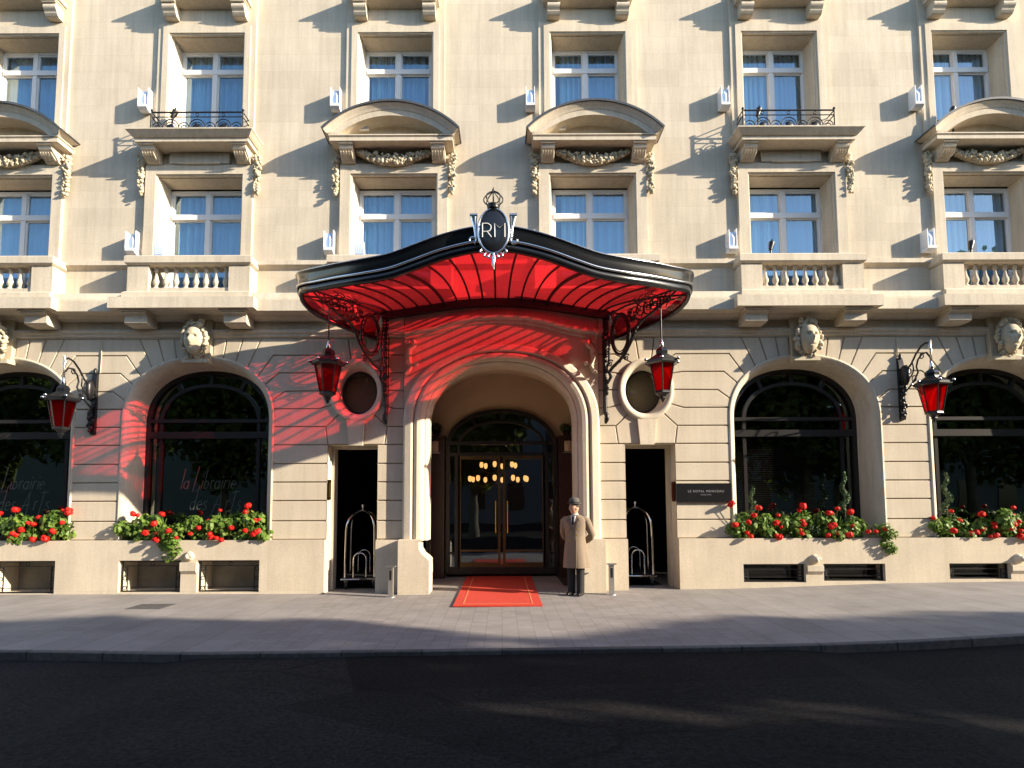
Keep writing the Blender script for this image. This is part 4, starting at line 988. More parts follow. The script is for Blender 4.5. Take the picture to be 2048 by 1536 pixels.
for k in range(n2):
    a = 2*pi*k/n2; pp = []
    for q in range(11):
        t_ = q/10; rad = 0.085*(1-t_)+0.105*sin(pi*t_)**0.8*(1-0.15*t_); pp.append((rad*cos(a), cy+0.03+rad*sin(a), 6.35+DZ+0.215*t_))
    mb.tube(pp, 0.010, 5)
mb.lathe([(0.012, 0), (0.022, 0.02), (0.008, 0.05), (0.0, 0.08)], (0, cy+0.03, 6.56+DZ), 8); mb.build('crown', M['iron'], cr)
for sg in (-1, 1):   # side scrolls
    mb = MB()
    mb.loft([[(sg*x-w, cy+0.04, z), (sg*x+w, cy+0.04, z), (sg*x+w, cy+0.10, z), (sg*x-w, cy+0.10, z)] for x, z, w in ((0.26, 5.83+DZ, 0.02), (0.27, 5.98+DZ, 0.028), (0.29, 6.12+DZ, 0.04), (0.30, 6.18+DZ, 0.052))], True, (True, True))
    mb.tube([(sg*0.30-0.058, cy+0.07, 6.205+DZ), (sg*0.30+0.058, cy+0.07, 6.205+DZ)], 0.032, 10)
    mb.tube([(sg*(0.31+0.05*cos(a)), cy+0.03, 5.80+DZ+0.05*sin(a)) for a in [pi*0.6*sg+sg*k*0.5 for k in range(10)]], 0.018, 7)
    mb.build('crest_scroll', M['silver'], cr)
mb = MB()
for sg in (-1, 1):
    for (x, z, s2) in ((0.17, 5.60+DZ, 1), (0.11, 5.54+DZ, 0.9), (0.05, 5.52+DZ, 1)):
        mb.tube([(sg*x, cy-0.01, z+0.05), (sg*(x+0.03), cy-0.01, z+0.02), (sg*(x+0.01), cy-0.01, z-0.02), (sg*(x-0.02), cy-0.01, z)], [0.01, 0.018, 0.014, 0.006], 6)
mb.tube([(0.0, cy-0.01, 5.58+DZ), (0.005, cy-0.01, 5.48+DZ), (-0.005, cy-0.01, 5.40+DZ), (0.01, cy-0.01, 5.33+DZ)], [0.02, 0.032, 0.022, 0.004], 7); mb.build('crest_pendant', M['silver'], cr)

# ------------------------------------------------------------------ lanterns
def lantern_parts(root, zt):
    """lantern whose cap top is at local z=zt ; total about 1 m"""
    n = 6; rot = radians(15)
    def hexr(r, z): return [(r*cos(2*pi*k/n+rot), r*sin(2*pi*k/n+rot), z) for k in range(n)]
    mb = MB(); mb.lathe([(0.012, 0.16), (0.03, 0.10), (0.045, 0.02), (0.03, 0.0)], (0, 0, zt), 10); mb.build('lantern_finial', M['silver'], root)
    mb = MB(); mb.loft([hexr(r, zt+z) for r, z in ((0.05, 0.01), (0.09, -0.02), (0.12, -0.07), (0.11, -0.12), (0.15, -0.15), (0.26, -0.22), (0.305, -0.245), (0.305, -0.29), (0.26, -0.315), (0.22, -0.31))], True, (True, False), False); mb.build('lantern_roof', M['gloss'], root)
    mb = MB(); gt, gb = zt-0.30, zt-0.80
    for k in range(n):
        a = 2*pi*k/n+rot; mb.tube([(0.235*cos(a), 0.235*sin(a), gt), (0.135*cos(a), 0.135*sin(a), gb)], 0.013, 5)
        b = a+2*pi/n
        for r, z in ((0.235, gt), (0.135, gb)): mb.tube([(r*cos(a), r*sin(a), z), (r*cos(b), r*sin(b), z)], 0.012, 5)
        mb.ball((0.325*cos(a), 0.325*sin(a), zt-0.24), 0.028, 7, 5)
    mb.loft([hexr(r, zt+z) for r, z in ((0.14, -0.80), (0.15, -0.83), (0.08, -0.87), (0.05, -0.90), (0.06, -0.92), (0.035, -0.95), (0.012, -1.0))], True, (True, True), False); mb.build('lantern_frame', M['iron'], root)
    mb = MB(); mb.loft([hexr(0.222, gt), hexr(0.126, gb)], True, smooth=False); mb.build('red_panes', M['redl'], root)
    mb = MB()
    for k in range(n):
        a = 2*pi*k/n+rot; mb.ball((0.325*cos(a), 0.325*sin(a), zt-0.235), 0.03, 7, 5)
    mb.build('lantern_studs', M['silver'], root)
HL = thing('hanging_lantern', 'black lantern with red glass hanging under the left end of the canopy', 'lantern', (CX-3.02, -1.30, 0), 0, 'lanterns at the entrance')
lantern_parts(HL, 4.50)
mb = MB(); mb.tube([(0, 0, 4.62), (0, 0, 5.42)], 0.014, 6); mb.build('hanging_rod', M['iron'], HL)
HL2 = dup(HL, (CX+3.02, -1.30, 0), 0, 'black lantern with red glass hanging under the right end of the canopy')
WL = thing('wall_lantern', 'red glass lantern on a scrolled iron wall bracket, left of the library window', 'lantern', (-8.20, 0, 0), 0, 'lanterns at the entrance')
def wall_lantern(root):
    sub = MB(); y0 = -0.05
    # wall plate and scrolls in the yz plane
    sub.prism_x([(-0.0, 3.10), (-0.05, 3.10), (-0.07, 3.2), (-0.06, 3.75), (-0.09, 4.0), (-0.07, 4.25), (-0.03, 4.36), (0, 4.36)], -0.05, 0.05)
    sub.tube([(0, -0.04, 4.34), (0, -0.05, 4.41), (0, -0.03, 4.45)], [0.03, 0.035, 0.01], 7)
    rr = random.Random(3)
    for k in range(16): sub.ball((rr.uniform(-0.05, 0.05), -0.09-rr.uniform(0, 0.03), lerp(3.18, 3.9, k/15)), rr.uniform(0.025, 0.042), 6, 5, (1, 1, 1.4), 0.25)
    sub.ball((0, -0.17, 3.98), 0.12, 10, 8, (0.55, 1, 1.7), 0.12)
    sub.tube([(0, -0.10, 4.08), (0, -0.22, 4.08), (0, -0.36, 4.16), (0, -0.50, 4.32), (0, -0.66, 4.44), (0, -0.80, 4.47), (0, -0.90, 4.42)], 0.019, 7)
    sub.tube([(0, -0.10, 3.62), (0, -0.28, 3.72), (0, -0.44, 3.84), (0, -0.54, 3.96), (0, -0.50, 4.08), (0, -0.55, 4.20), (0, -0.68, 4.29), (0, -0.80, 4.28), (0, -0.86, 4.20)], 0.017, 7)
    sub.tube([(0, -0.16, 3.88), (0, -0.34, 3.92), (0, -0.42, 4.02), (0, -0.40, 4.20)], 0.015, 6)
    for q in ((-0.42, 3.86, 0.06), (-0.66, 4.25, 0.05), (-0.30, 4.03, 0.05)): sub.ring((0, q[0], q[1]), q[2], 0.012, 'yz', 12, 5)
    sub.build('scroll_arm', M['iron'], root)
    sub = MB(); sub.tube([(0, -0.90, 4.22), (0, -0.91, 4.30), (0, -0.88, 4.38), (0, -0.90, 4.45), (0, -0.92, 4.50)], [0.015, 0.022, 0.032, 0.022, 0.006], 8); sub.build('arm_leaf', M['steel'], root)
    sub = MB()
    for k in range(4): sub.ring((0, -0.90, 4.19-k*0.035), 0.022, 0.007, 'xz' if k % 2 else 'yz', 10, 5)
    sub.build('chain', M['iron'], root)
    old = set(bpy.data.objects)
    lantern_parts(root, 3.93)
    for o in set(bpy.data.objects)-old: o.location.y = -0.90
wall_lantern(WL)
dup(WL, (8.07, 0, 0.24), 0, 'red glass lantern on a scrolled iron wall bracket, at the far right pier')

# ------------------------------------------------------------------ white floodlights
def floodlight():
    t = thing('wall_floodlight', '', 'floodlight', (0, 0, 0))
    mb = MB(); mb.box(-0.10, -0.085, -0.22, 0.0, 0.05, 0.40); mb.box(0.075, 0.088, -0.17, 0.0, 0.07, 0.44); mb.box(-0.085, 0.075, -0.025, 0.0, 0.05, 0.40); mb.box(-0.085, 0.075, -0.21, -0.025, 0.04, 0.055)
    mb.prism_x([(-0.22, 0.04), (-0.215, 0.0), (-0.16, -0.04), (-0.08, -0.05), (0, -0.02), (0, 0.04)], -0.10, 0.088); mb.build('housing', M['whitebox'], t)
    mb = MB(); mb.box(-0.08, 0.07, -0.13, -0.10, 0.06, 0.38); mb.build('lamp_glass', M['lens'], t)
    mb = MB(); mb.tube([(0.0, -0.10, 0.05), (0.02, -0.15, 0.10), (0.02, -0.16, 0.25), (0.0, -0.12, 0.35)], 0.014, 6); mb.build('cable_loop', M['whitebox'], t); return t
ordn = ['leftmost', 'second', 'third', 'fourth', 'fifth', 'sixth']
F0 = floodlight(); used = False; GF = 'white floodlights on the facade'
for row, cs, z, rn, off in ((3, R3, 9.88, 'upper', 1.21), (2, R2, 6.80, 'lower', 1.29)):
    for i, c in enumerate(cs):
        if i == 0: continue
        lab = 'white wall floodlight just left of the %s window from the left, %s window row' % (ordn[i], rn)
        p = (c-off, 0, z+(0.02 if row == 2 else 0.0))
        if not used: F0.location = p; F0['label'] = lab; F0['group'] = GF; used = True
        else: dup(F0, p, 0, lab, GF)
def dark_spot(x, y, z, lab, tall):
    t = thing('sill_spotlight', lab, 'spotlight', (x, y, z), 0, 'black spotlights on window sills'); h = 0.42 if tall else 0.10
    mb = MB(); mb.tube([(0, 0, 0), (0.01, 0, h)], 0.022, 6); mb.tube([(-0.06, 0, 0.005), (0.06, 0, 0.005)], 0.018, 6); mb.build('stalk', M['iron'], t)
    mb = MB(); mb.tube([(0.0, 0.0, h), (0.03, 0.02, h+0.10), (0.05, 0.03, h+0.17)], [0.035, 0.055, 0.06], 10); mb.add([(0.0, 0.02, h+0.16), (0.06, 0.02, h+0.26), (0.07, 0.02, h+0.15)], [(0, 1, 2)]); mb.build('lamp_head', M['iron'], t)
S0 = thing('sill_floodlight', '', 'floodlight'); mb = MB()
mb.loft([[(-0.10, -0.04, 0.0), (0.10, -0.04, 0.0), (0.10, 0.02, 0.0), (-0.10, 0.02, 0.0)], [(-0.13, 0.0, 0.30), (0.07, 0.0, 0.30), (0.07, 0.05, 0.30), (-0.13, 0.05, 0.30)]], True, (True, True), False); mb.build('housing', M['whitebox'], S0)
mb = MB(); mb.loft([[(-0.09, -0.0375, 0.02), (0.08, -0.0375, 0.02), (0.08, -0.036, 0.02), (-0.09, -0.036, 0.02)], [(-0.115, -0.002, 0.275), (0.055, -0.002, 0.275), (0.055, 0.0, 0.275), (-0.115, 0.0, 0.275)]], True, (True, True), False)
for i in range(5):
    for j in range(6): x = -0.08+i*0.036-j*0.005; mb.box(x, x+0.012, -0.045+j*0.0066, -0.038+j*0.0066, 0.03+j*0.042, 0.055+j*0.042)
mb.build('louvre', M['lens'], S0)
used = False
for row, cs, z, rn, dx, y in ((2, R2, 6.645, 'lower', -0.62, -0.30), (3, R3, 9.25, 'upper', -0.60, -0.20)):
    for i, c in enumerate(cs):
        if i == 0: continue
        dk = (row == 2 and i >= 4) or (row == 3 and i in (1, 4, 5))
        if dk:
            dark_spot(c+dx+0.02, y if row == 2 else -0.22, z if row == 2 else 9.20, 'small black spotlight on a stalk, sill of %s window from left, %s window row' % (ordn[i], rn), row == 3); continue
        lab = 'small tilted white floodlight, sill of %s window from left, %s window row' % (ordn[i], rn)
        p = (c+dx, y, z if row == 2 else 9.35)
        if not used: S0.location = p; S0['label'] = lab; S0['group'] = 'small floodlights on window sills'; used = True
        else: dup(S0, p, 0, lab, 'small floodlights on window sills')

# ------------------------------------------------------------------ luggage carts
def cart():
    t = thing('luggage_cart', '', 'luggage cart')
    a, b = 0.30, 0.42; H = 1.60
    mb = MB()
    mb.loft([[(x, y, z) for x, y in ((-a-0.05, -b-0.05), (a+0.05, -b-0.05), (a+0.05, b+0.05), (-a-0.05, b+0.05))] for z in (0.17, 0.23)], True, (True, True), False); mb.build('platform', M['trousers'], t)
    mb = MB(); mb.tube([(-a-.06, -b-.06, 0.20), (a+.06, -b-.06, 0.20), (a+.06, b+.06, 0.20), (-a-.06, b+.06, 0.20), (-a-.06, -b-.06, 0.20)], 0.018, 7); mb.build('bumper_rail', M['chrome'], t)
    for (sx, sy, ex, ey) in ((-a, -b, a, b), (a, -b, -a, b)):
        mb = MB(); pts = [(sx, sy, 0.22), (sx*0.99, sy*0.99, 0.7), (sx*0.96, sy*0.96, 1.20)]
        for k in range(13):
            th = pi*k/12; pts.append((sx*0.95*cos(th), sy*0.95*cos(th), 1.22+0.38*sin(th)))
        pts += [(ex*0.96, ey*0.96, 1.20), (ex*0.99, ey*0.99, 0.7), (ex, ey, 0.22)]
        mb.tube(pts, 0.024, 8); mb.build('cage_hoop', M['chrome'], t)
    mb = MB(); mb.lathe([(0.03, 0), (0.02, 0.03), (0.018, 0.05), (0.042, 0.08), (0.045, 0.11), (0.025, 0.14), (0, 0.145)], (0, 0, 1.60), 12); mb.build('top_knob', M['chrome'], t)
    for sy in (-1, 1):
        mb = MB(); pts = [(-0.13, sy*b, 0.22), (-0.13, sy*b, 0.60)]+[(-0.13*cos(pi*k/8), sy*b, 0.60+0.13*sin(pi*k/8)) for k in range(9)]+[(0.13, sy*b, 0.60), (0.13, sy*b, 0.22)]
        mb.tube(pts, 0.016, 7); mb.build('side_hoop', M['chrome'], t)
    for sx in (-1, 1):
        for sy in (-1, 1):
            mb = MB(); c = (sx*(a-0.02), sy*(b-0.03), 0.08); mb.tube([(c[0]-0.02, c[1], c[2]), (c[0]+0.02, c[1], c[2])], 0.08, 16); w = mb.build('wheel', M['rubber'], t)
            mb = MB(); mb.tube([(c[0]-0.025, c[1], c[2]), (c[0]+0.025, c[1], c[2])], 0.035, 12); mb.box(c[0]-0.03, c[0]+0.03, c[1]-0.02, c[1]+0.02, 0.12, 0.18); mb.build('wheel_fork', M['steel'], w)
    return t
C1 = cart(); C1.location = (-2.98, 0.92, gz(-2.9)+0.004); C1.rotation_euler = (0, 0, 0.12); C1['label'] = 'chrome birdcage luggage cart inside the left service doorway'; C1['group'] = 'luggage carts in the service doorways'
dup(C1, (2.86, 0.92, gz(2.8)+0.004), -0.12, 'chrome birdcage luggage cart inside the right service doorway')

# ------------------------------------------------------------------ small entrance furniture
def ash(x, y, lab):
    t = thing('ashtray_post', lab, 'ashtray post', (x, y, gz(x)), 0, 'ashtray posts beside the porch')
    mb = MB(); mb.box(-0.045, 0.045, -0.05, 0.05, 0, 0.56); mb.build('post', M['steel'], t)
    mb = MB(); mb.box(-0.02, 0.02, -0.056, -0.05, 0.32, 0.50); mb.build('slot', M['iron'], t)
    mb = MB(); mb.lathe([(0.09, 0), (0.09, 0.008), (0.05, 0.016)], (0, 0, 0), 20); mb.build('foot', M['steel'], t)
    mb = MB(); mb.box(-0.085, 0.085, -0.09, 0.09, 0.56, 0.572); mb.box(-0.085, 0.085, -0.09, -0.082, 0.572, 0.59); mb.build('tray', M['steel'], t); return t
A1 = ash(2.05, -0.62, 'slim steel ashtray post right of the porch, on the sunlit side')
dup(A1, (-2.08, -0.62, gz(-2.1)), 0, 'slim steel ashtray post left of the porch, half in shadow')
mb = MB(); mb.box(-0.75, 0.75, 0, 4.02, 0.006, 0.024)
CP = thing('red_carpet', 'red entrance carpet with thin border line, running out of the porch', 'carpet', (-0.07, -1.80, -0.03))
mb.build('carpet_pile', M['carpet'], CP)
mb = MB(); mb.box(-0.60, -0.575, 0.16, 3.85, 0.0245, 0.028); mb.box(0.575, 0.60, 0.16, 3.85, 0.0245, 0.028); mb.box(-0.575, 0.575, 0.16, 0.185, 0.0245, 0.028); mb.build('carpet_border', M['carpetline'], CP)
SG = thing('restaurant_sign', 'black glass sign board with small silver lettering on the right pier', 'sign', (4.03, -0.05, 1.89))
mb = MB(); mb.box(-0.53, 0.53, 0.0, 0.05, -0.19, 0.19); mb.build('board', M['black'], SG)
text('lettering', 'LE ROYAL MONCEAU', 0.062, M['letter'], SG, (0.03, -0.004, 0.03), ext=0.002, spacing=1.25)
text('small_lettering', 'RAFFLES PARIS', 0.028, M['letter'], SG, (0.03, -0.004, -0.04), ext=0.002, spacing=1.2)
PL = thing('brass_plaque', 'polished brass entry plate inside the left service door jamb', 'plaque', (-3.475, 0.10, 1.98))
mb = MB(); mb.box(0.0, 0.02, -0.08, 0.08, -0.20, 0.20); mb.build('plate', M['gold'], PL); mb = MB(); mb.box(0.02, 0.028, -0.05, 0.05, -0.15, 0.15); mb.build('plate_inset', M['brass'], PL)
PR = thing('bronze_plaque', 'dark brown bronze plate inside the right service door jamb', 'plaque', (3.472, 0.12, 1.92))
mb = MB(); mb.box(-0.02, 0.0, -0.09, 0.09, -0.20, 0.20); mb.build('plate', M['bpaint'], PR); mb = MB(); mb.box(-0.028, -0.02, -0.06, 0.06, -0.15, 0.15); mb.build('plate_inset', M['bpaint'], PR)
# chandelier in the lobby
CH = thing('chandelier', 'lit two-tier chandelier with glowing shades seen through the entrance doors', 'chandelier', (-0.08, 4.2, 0))
mb = MB(); mb.tube([(0, 0, 5.0), (0, 0, 2.15)], 0.02, 6); mb.lathe([(0.02, 0), (0.09, 0.06), (0.03, 0.14), (0.07, 0.24), (0.02, 0.34)], (0, 0, 2.0), 12)
bl = []
for tier, (r, z, n) in enumerate(((0.78, 2.33, 10), (0.48, 2.70, 6))):
    for k in range(n):
        a = 2*pi*(k+0.3)/n; x, y = r*cos(a), r*sin(a); mb.tube([(0, 0, z-0.12), (x*0.5, y*0.5, z-0.22), (x*0.9, y*0.9, z-0.16), (x, y, z-0.06)], 0.010, 5); bl.append((x, y, z))
mb.build('chandelier_arms', M['brass'], CH)
lm = MB(); lm.lathe([(0.022, -0.06), (0.048, -0.02), (0.052, 0.03), (0.04, 0.08), (0.026, 0.09)], (0, 0, 0), 10); lme = lm.mesh('lamp_shade'); lme.materials.append(M['bulb'])
for x, y, z in bl: mkobj('lamp_shade', lme, None, CH, (x, y, z))
# sconces and shelf plants in the porch
for s_, w in ((-1, 'left'), (1, 'right')):
    SCN = thing('wall_sconce', 'cream drum wall lamp on the %s wooden panel of the porch' % w, 'wall lamp', (s_*1.56, 1.98, 3.02), 0, 'wall lamps in the porch')
    mb = MB(); mb.lathe([(0.09, -0.12), (0.09, 0.12), (0.08, 0.12), (0.08, -0.12)], (0, 0, 0), 16); mb.build('lamp_shade', M['cream'], SCN)
    mb = MB(); mb.box(-0.12, 0.12, -0.08, 0.06, -0.16, -0.14); mb.tube([(0, 0, -0.15), (0, 0, 0.0)], 0.012, 6); mb.build('shelf', M['steel'], SCN)

# ------------------------------------------------------------------ plants
def leaf_blob(mb, n, centre, rad, size, rr, shape=6, shell=0.35, up=0.3):
    for _ in range(n):
        while True:
            v = Vector((rr.uniform(-1, 1), rr.uniform(-1, 1), rr.uniform(-1, 1)))
            if 0.05 < v.length <= 1: break
        v = v.normalized()*(shell+(1-shell)*rr.random()**0.5)
        p = Vector((centre[0]+v.x*rad[0], centre[1]+v.y*rad[1], centre[2]+v.z*rad[2]))
        nn = (v.normalized()+Vector((rr.uniform(-.7, .7), rr.uniform(-.7, .7)-0.2, rr.uniform(-.3, .9)+up))).normalized()
        u = nn.orthogonal().normalized(); w = nn.cross(u); a0 = rr.uniform(0, 6.28); s = size*rr.uniform(0.65, 1.25)
        vs = [p+(u*cos(a0+2*pi*k/shape)+w*sin(a0+2*pi*k/shape))*s*(1 if k else 0.6)+nn*(0.12*s*(k % 2)) for k in range(shape)]
        mb.add(vs, [tuple(range(shape))])
flower_me = []
for i in range(3):
    rr = random.Random(50+i); mb = MB()
    for k in range(70):
        v = Vector((rr.gauss(0, 1), rr.gauss(0, 1), rr.gauss(0, 1))).normalized(); v.z = v.z*0.75+0.1; p = v*0.048*rr.uniform(0.7, 1.05)
        u = v.orthogonal().normalized(); w = v.cross(u).normalized(); s = rr.uniform(0.014, 0.022); a0 = rr.uniform(0, 6)
        mb.add([p+(u*cos(a0+2*pi*q/5)+w*sin(a0+2*pi*q/5))*s+v*0.004*(q % 2) for q in range(5)], [tuple(range(5))])
    me = mb.mesh('flower_head'); me.materials.append(M['petal']); flower_me.append(me)
GVAR = []
for i in range(4):
    rr = random.Random(90+i); mb = MB()
    for q in range(9):
        c = (rr.uniform(-0.20, 0.20), rr.uniform(-0.12, 0.10), rr.uniform(0.02, 0.30)); leaf_blob(mb, 42, c, (0.13, 0.12, 0.11), 0.036, rr, 6, 0.5)
    for q in range(16):
        a = (rr.uniform(-0.1, 0.1), rr.uniform(-0.05, 0.05), -0.05); b = (a[0]+rr.uniform(-0.18, 0.18), a[1]+rr.uniform(-0.12, 0.1), rr.uniform(0.15, 0.36)); mb.tube([a, b], 0.005, 4, False)
    me = mb.mesh('foliage'); me.materials.append(M['gleaf']); GVAR.append(me)
HANG = []
for i in range(2):
    rr = random.Random(190+i); mb = MB()
    for q in range(12):
        c = (rr.uniform(-0.17, 0.17), rr.uniform(-0.12, 0.02), rr.uniform(-0.24, 0.24)); leaf_blob(mb, 46, c, (0.13, 0.10, 0.12), 0.028, rr, 6, 0.5)
    me = mb.mesh('foliage'); me.materials.append(M['gleaf']); HANG.append(me)
def geranium(x, y, z, var, sc, flowers, label, group, hang=False, seed=0):
    t = thing('geranium_plant', label, 'geranium', (x, y, z), 0, group); rr = random.Random(seed)
    o = mkobj('foliage', (HANG if hang else GVAR)[var % (2 if hang else 4)], None, t); o.scale = (sc, sc, sc*(1.0 if hang else 1.22)); o.rotation_euler = (0, 0, rr.uniform(-0.5, 0.5))
    stm = MB()
    for k in range(flowers):
        fx, fy, fz = rr.uniform(-0.21, 0.21)*sc, -0.13*sc-rr.uniform(0, 0.06), rr.uniform(-0.02, 0.55)*sc*(0.8 if hang else 1)
        if fz > 0.3*sc: fy += 0.08
        stm.tube([(fx*0.5, -0.02, min(0.0, fz-0.1)), (fx*0.85, fy*0.7, lerp(0, fz, 0.6)), (fx, fy, fz-0.02)], 0.005, 5); f = mkobj('flower_head', flower_me[k % 3], None, t, (fx, fy, fz)); q = rr.uniform(0.8, 1.5); f.scale = (q, q, q); f.rotation_euler = (rr.uniform(-.4, .4), rr.uniform(-.4, .4), rr.uniform(0, 6))
    stm.build('flower_stems', M['gleaf'], t)
    return t
def pot(c, i):
    names = ['first', 'second', 'third', 'fourth', 'fifth', 'sixth']; return names[i]
seed = 0
PLn = {0: ('far left planter', [(-9.75, 0, 1.0, 4), (-9.42, 0, 0.95, 5), (-9.12, 0, 0.7, 2), (-8.78, 0, 1.05, 7)]),
       1: ('planter under the library lettering', [(-7.40, 0, 0.85, 2), (-6.93, 0, 0.95, 4), (-6.52, 1, 1.05, 5), (-6.02, 0, 0.85, 3), (-5.52, 0, 1.05, 6), (-4.83, 0, 1.05, 8)]),
       2: ('planter under the blinds window', [(4.80, 0, 1.10, 8), (5.32, 0, 0.85, 5), (5.80, 0, 1.00, 7), (6.55, 0, 0.95, 7), (7.02, 0, 0.9, 4), (7.50, 1, 0.8, 2)]),
       3: ('far right planter', [(8.75, 0, 0.8, 3), (9.18, 0, 0.75, 3), (9.58, 0, 0.85, 6), (10.02, 0, 1.0, 6), (10.4, 0, 1.0, 5)])}
for k, (nm, lst) in PLn.items():
    for i, (x, hg, sc, fl) in enumerate(lst):
        seed += 1
        lab = 'red geranium plant, %s from the left in the %s' % (pot(0, i), nm)
        if hg: lab = 'trailing green geranium spilling over the edge of the %s' % nm
        sc *= 1.18; geranium(x, 0.03 if not hg else -0.06, 0.99, seed, sc, fl, lab, 'geraniums in the window planters', bool(hg), seed)
def topiary(x, y, z, h, lab):
    t = thing('spiral_topiary', lab, 'topiary', (x, y, z), 0, 'clipped shrubs in the planters'); rr = random.Random(int(x*10)+99); mb = MB()
    n = int(h*24)
    for k in range(n):
        q = k/n; a = q*2*pi*3.2; r = lerp(0.17, 0.035, q); c = (0.6*r*cos(a), 0.6*r*sin(a), 0.05+h*q); leaf_blob(mb, 44, c, (r*0.75, r*0.75, 0.055), 0.015, rr, 4, 0.6)
    mb.build('foliage', M['box'], t); mb = MB(); mb.tube([(0, 0, -0.05), (0, 0, h)], [0.012, 0.004], 5); mb.build('stem', M['bark'], t)
topiary(5.06, 0.16, 0.97, 1.02, 'slim spiral topiary at the left end of the planter under the blinds window')
topiary(6.93, 0.16, 0.97, 1.30, 'taller spiral topiary at the right end of the planter under the blinds window')
topiary(8.98, 0.14, 0.97, 1.28, 'spiral topiary in the far right planter')
def boxball(x, y, z, r, lab, sc=1.0):
    t = thing('boxwood_ball', lab, 'shrub', (x, y, z), 0, 'clipped shrubs in the planters'); rr = random.Random(int(x*7)+5); mb = MB(); leaf_blob(mb, 620, (0, 0, 0), (r, r, r*sc), 0.016, rr, 4, 0.8); mb.build('foliage', M['box'], t)
boxball(6.18, 0.10, 1.17, 0.17, 'round clipped boxwood ball in the middle of the planter under the blinds window')
boxball(-5.25, 0.14, 1.35, 0.12, 'small round boxwood ball behind the geraniums near the right end of the library planter')
boxball(-7.02, 0.20, 1.35, 0.15, 'dim round boxwood ball behind the geraniums at the left end of the library planter')
for s_, w in ((-1, 'left'), (1, 'right')):
    t = thing('shelf_plant', 'small dark potted plant on top of the %s wooden panel in the porch' % w, 'potted plant', (s_*1.54, 2.10, 3.27), 0, 'plants in the porch'); rr = random.Random(8+s_)
    mb = MB(); leaf_blob(mb, 200, (0, 0, 0.20), (0.17, 0.1, 0.12), 0.035, rr, 4, 0.3); mb.build('foliage', M['box'], t)
    mb = MB(); mb.lathe([(0.06, 0.0), (0.09, 0.12), (0.08, 0.12)], (0, 0, 0), 12); mb.build('pot', M['iron'], t)

# ------------------------------------------------------------------ trees across the street
def tree_meshes(seed, H, rad, zb, leaves):
    rr = random.Random(seed); mb = MB()
    nb = 34; blobs = []
    for k in range(nb):
        while True:
            v = Vector((rr.uniform(-1, 1), rr.uniform(-1, 1), rr.uniform(-1, 1)))
            if v.length < 1: break
        blobs.append(Vector((v.x*rad*0.80, v.y*rad*0.80, (zb+H)/2+v.z*(H-zb)*0.42)))
    for k in range(leaves):
        c = blobs[k % nb]; r = rad*0.34; v = Vector((rr.gauss(0, 1), rr.gauss(0, 1), rr.gauss(0, 0.8))); v = v.normalized()*r*rr.random()**0.35
        p = c+v; nn = (v.normalized()+Vector((rr.uniform(-.8, .8), rr.uniform(-.8, .8), rr.uniform(0, 1)))).normalized(); u = nn.orthogonal().normalized(); w = nn.cross(u); s = rr.uniform(0.10, 0.19); a0 = rr.uniform(0, 6)
        mb.add([p+(u*cos(a0+2*pi*q/5)+w*sin(a0+2*pi*q/5))*s*(0.7 if q % 2 else 1) for q in range(5)], [tuple(range(5))])
    cm = mb.mesh('crown'); cm.materials.append(M['leaf'])
    tb = MB(); tb.tube([(0, 0, -0.4), (0.05, 0, 1.5), (0.0, 0.08, 3.2), (0.12, 0, zb+1.5), (0, 0, H*0.75)], [0.30, 0.24, 0.2, 0.15, 0.05], 10)
    for b in blobs[::2]:
        z0 = rr.uniform(2.8, zb+2.5); tb.tube([(0.03, 0, z0), (b.x*0.5, b.y*0.5, lerp(z0, b.z, 0.6)), tuple(b)], [0.09, 0.06, 0.02], 6)
    tm = tb.mesh('trunk'); tm.materials.append(M['bark']); return cm, tm
BND = [(-30, -2.9), (-9, -2.85), (-7.7, -2.8), (-6.5, -2.25), (-4.6, -2.75), (-2.8, -2.7), (-1.3, -3.4), (-0.4, -4.15), (0.7, -4.1), (1.8, -3.5), (3.4, -2.65), (4.6, -3.0), (5.7, -2.7), (7.7, -3.1), (40, -2.9)]  # chosen shadow edge on the pavement; leaves shading beyond it are carved away
SUN_FLECKS = [(0.3, -6.55, 0.7, 0.13), (1.15, -6.75, 0.8, 0.12), (1.9, -6.95, 0.5, 0.10), (2.5, -6.6, 0.7, 0.16), (3.3, -6.9, 0.8, 0.14), (4.1, -7.2, 0.5, 0.10), (-0.2, -4.45, 0.45, 0.12), (-2.3, -4.3, 0.35, 0.10), (0.6, -5.1, 0.5, 0.09), (-0.5, -5.3, 0.4, 0.08)]  # chosen sun flecks on the ground; leaves in their way are carved out
def bound(x):
    for (a_, ya), (b_, yb) in zip(BND, BND[1:]):
        if a_ <= x <= b_: return lerp(ya, yb, (x-a_)/(b_-a_))
    return -2.9
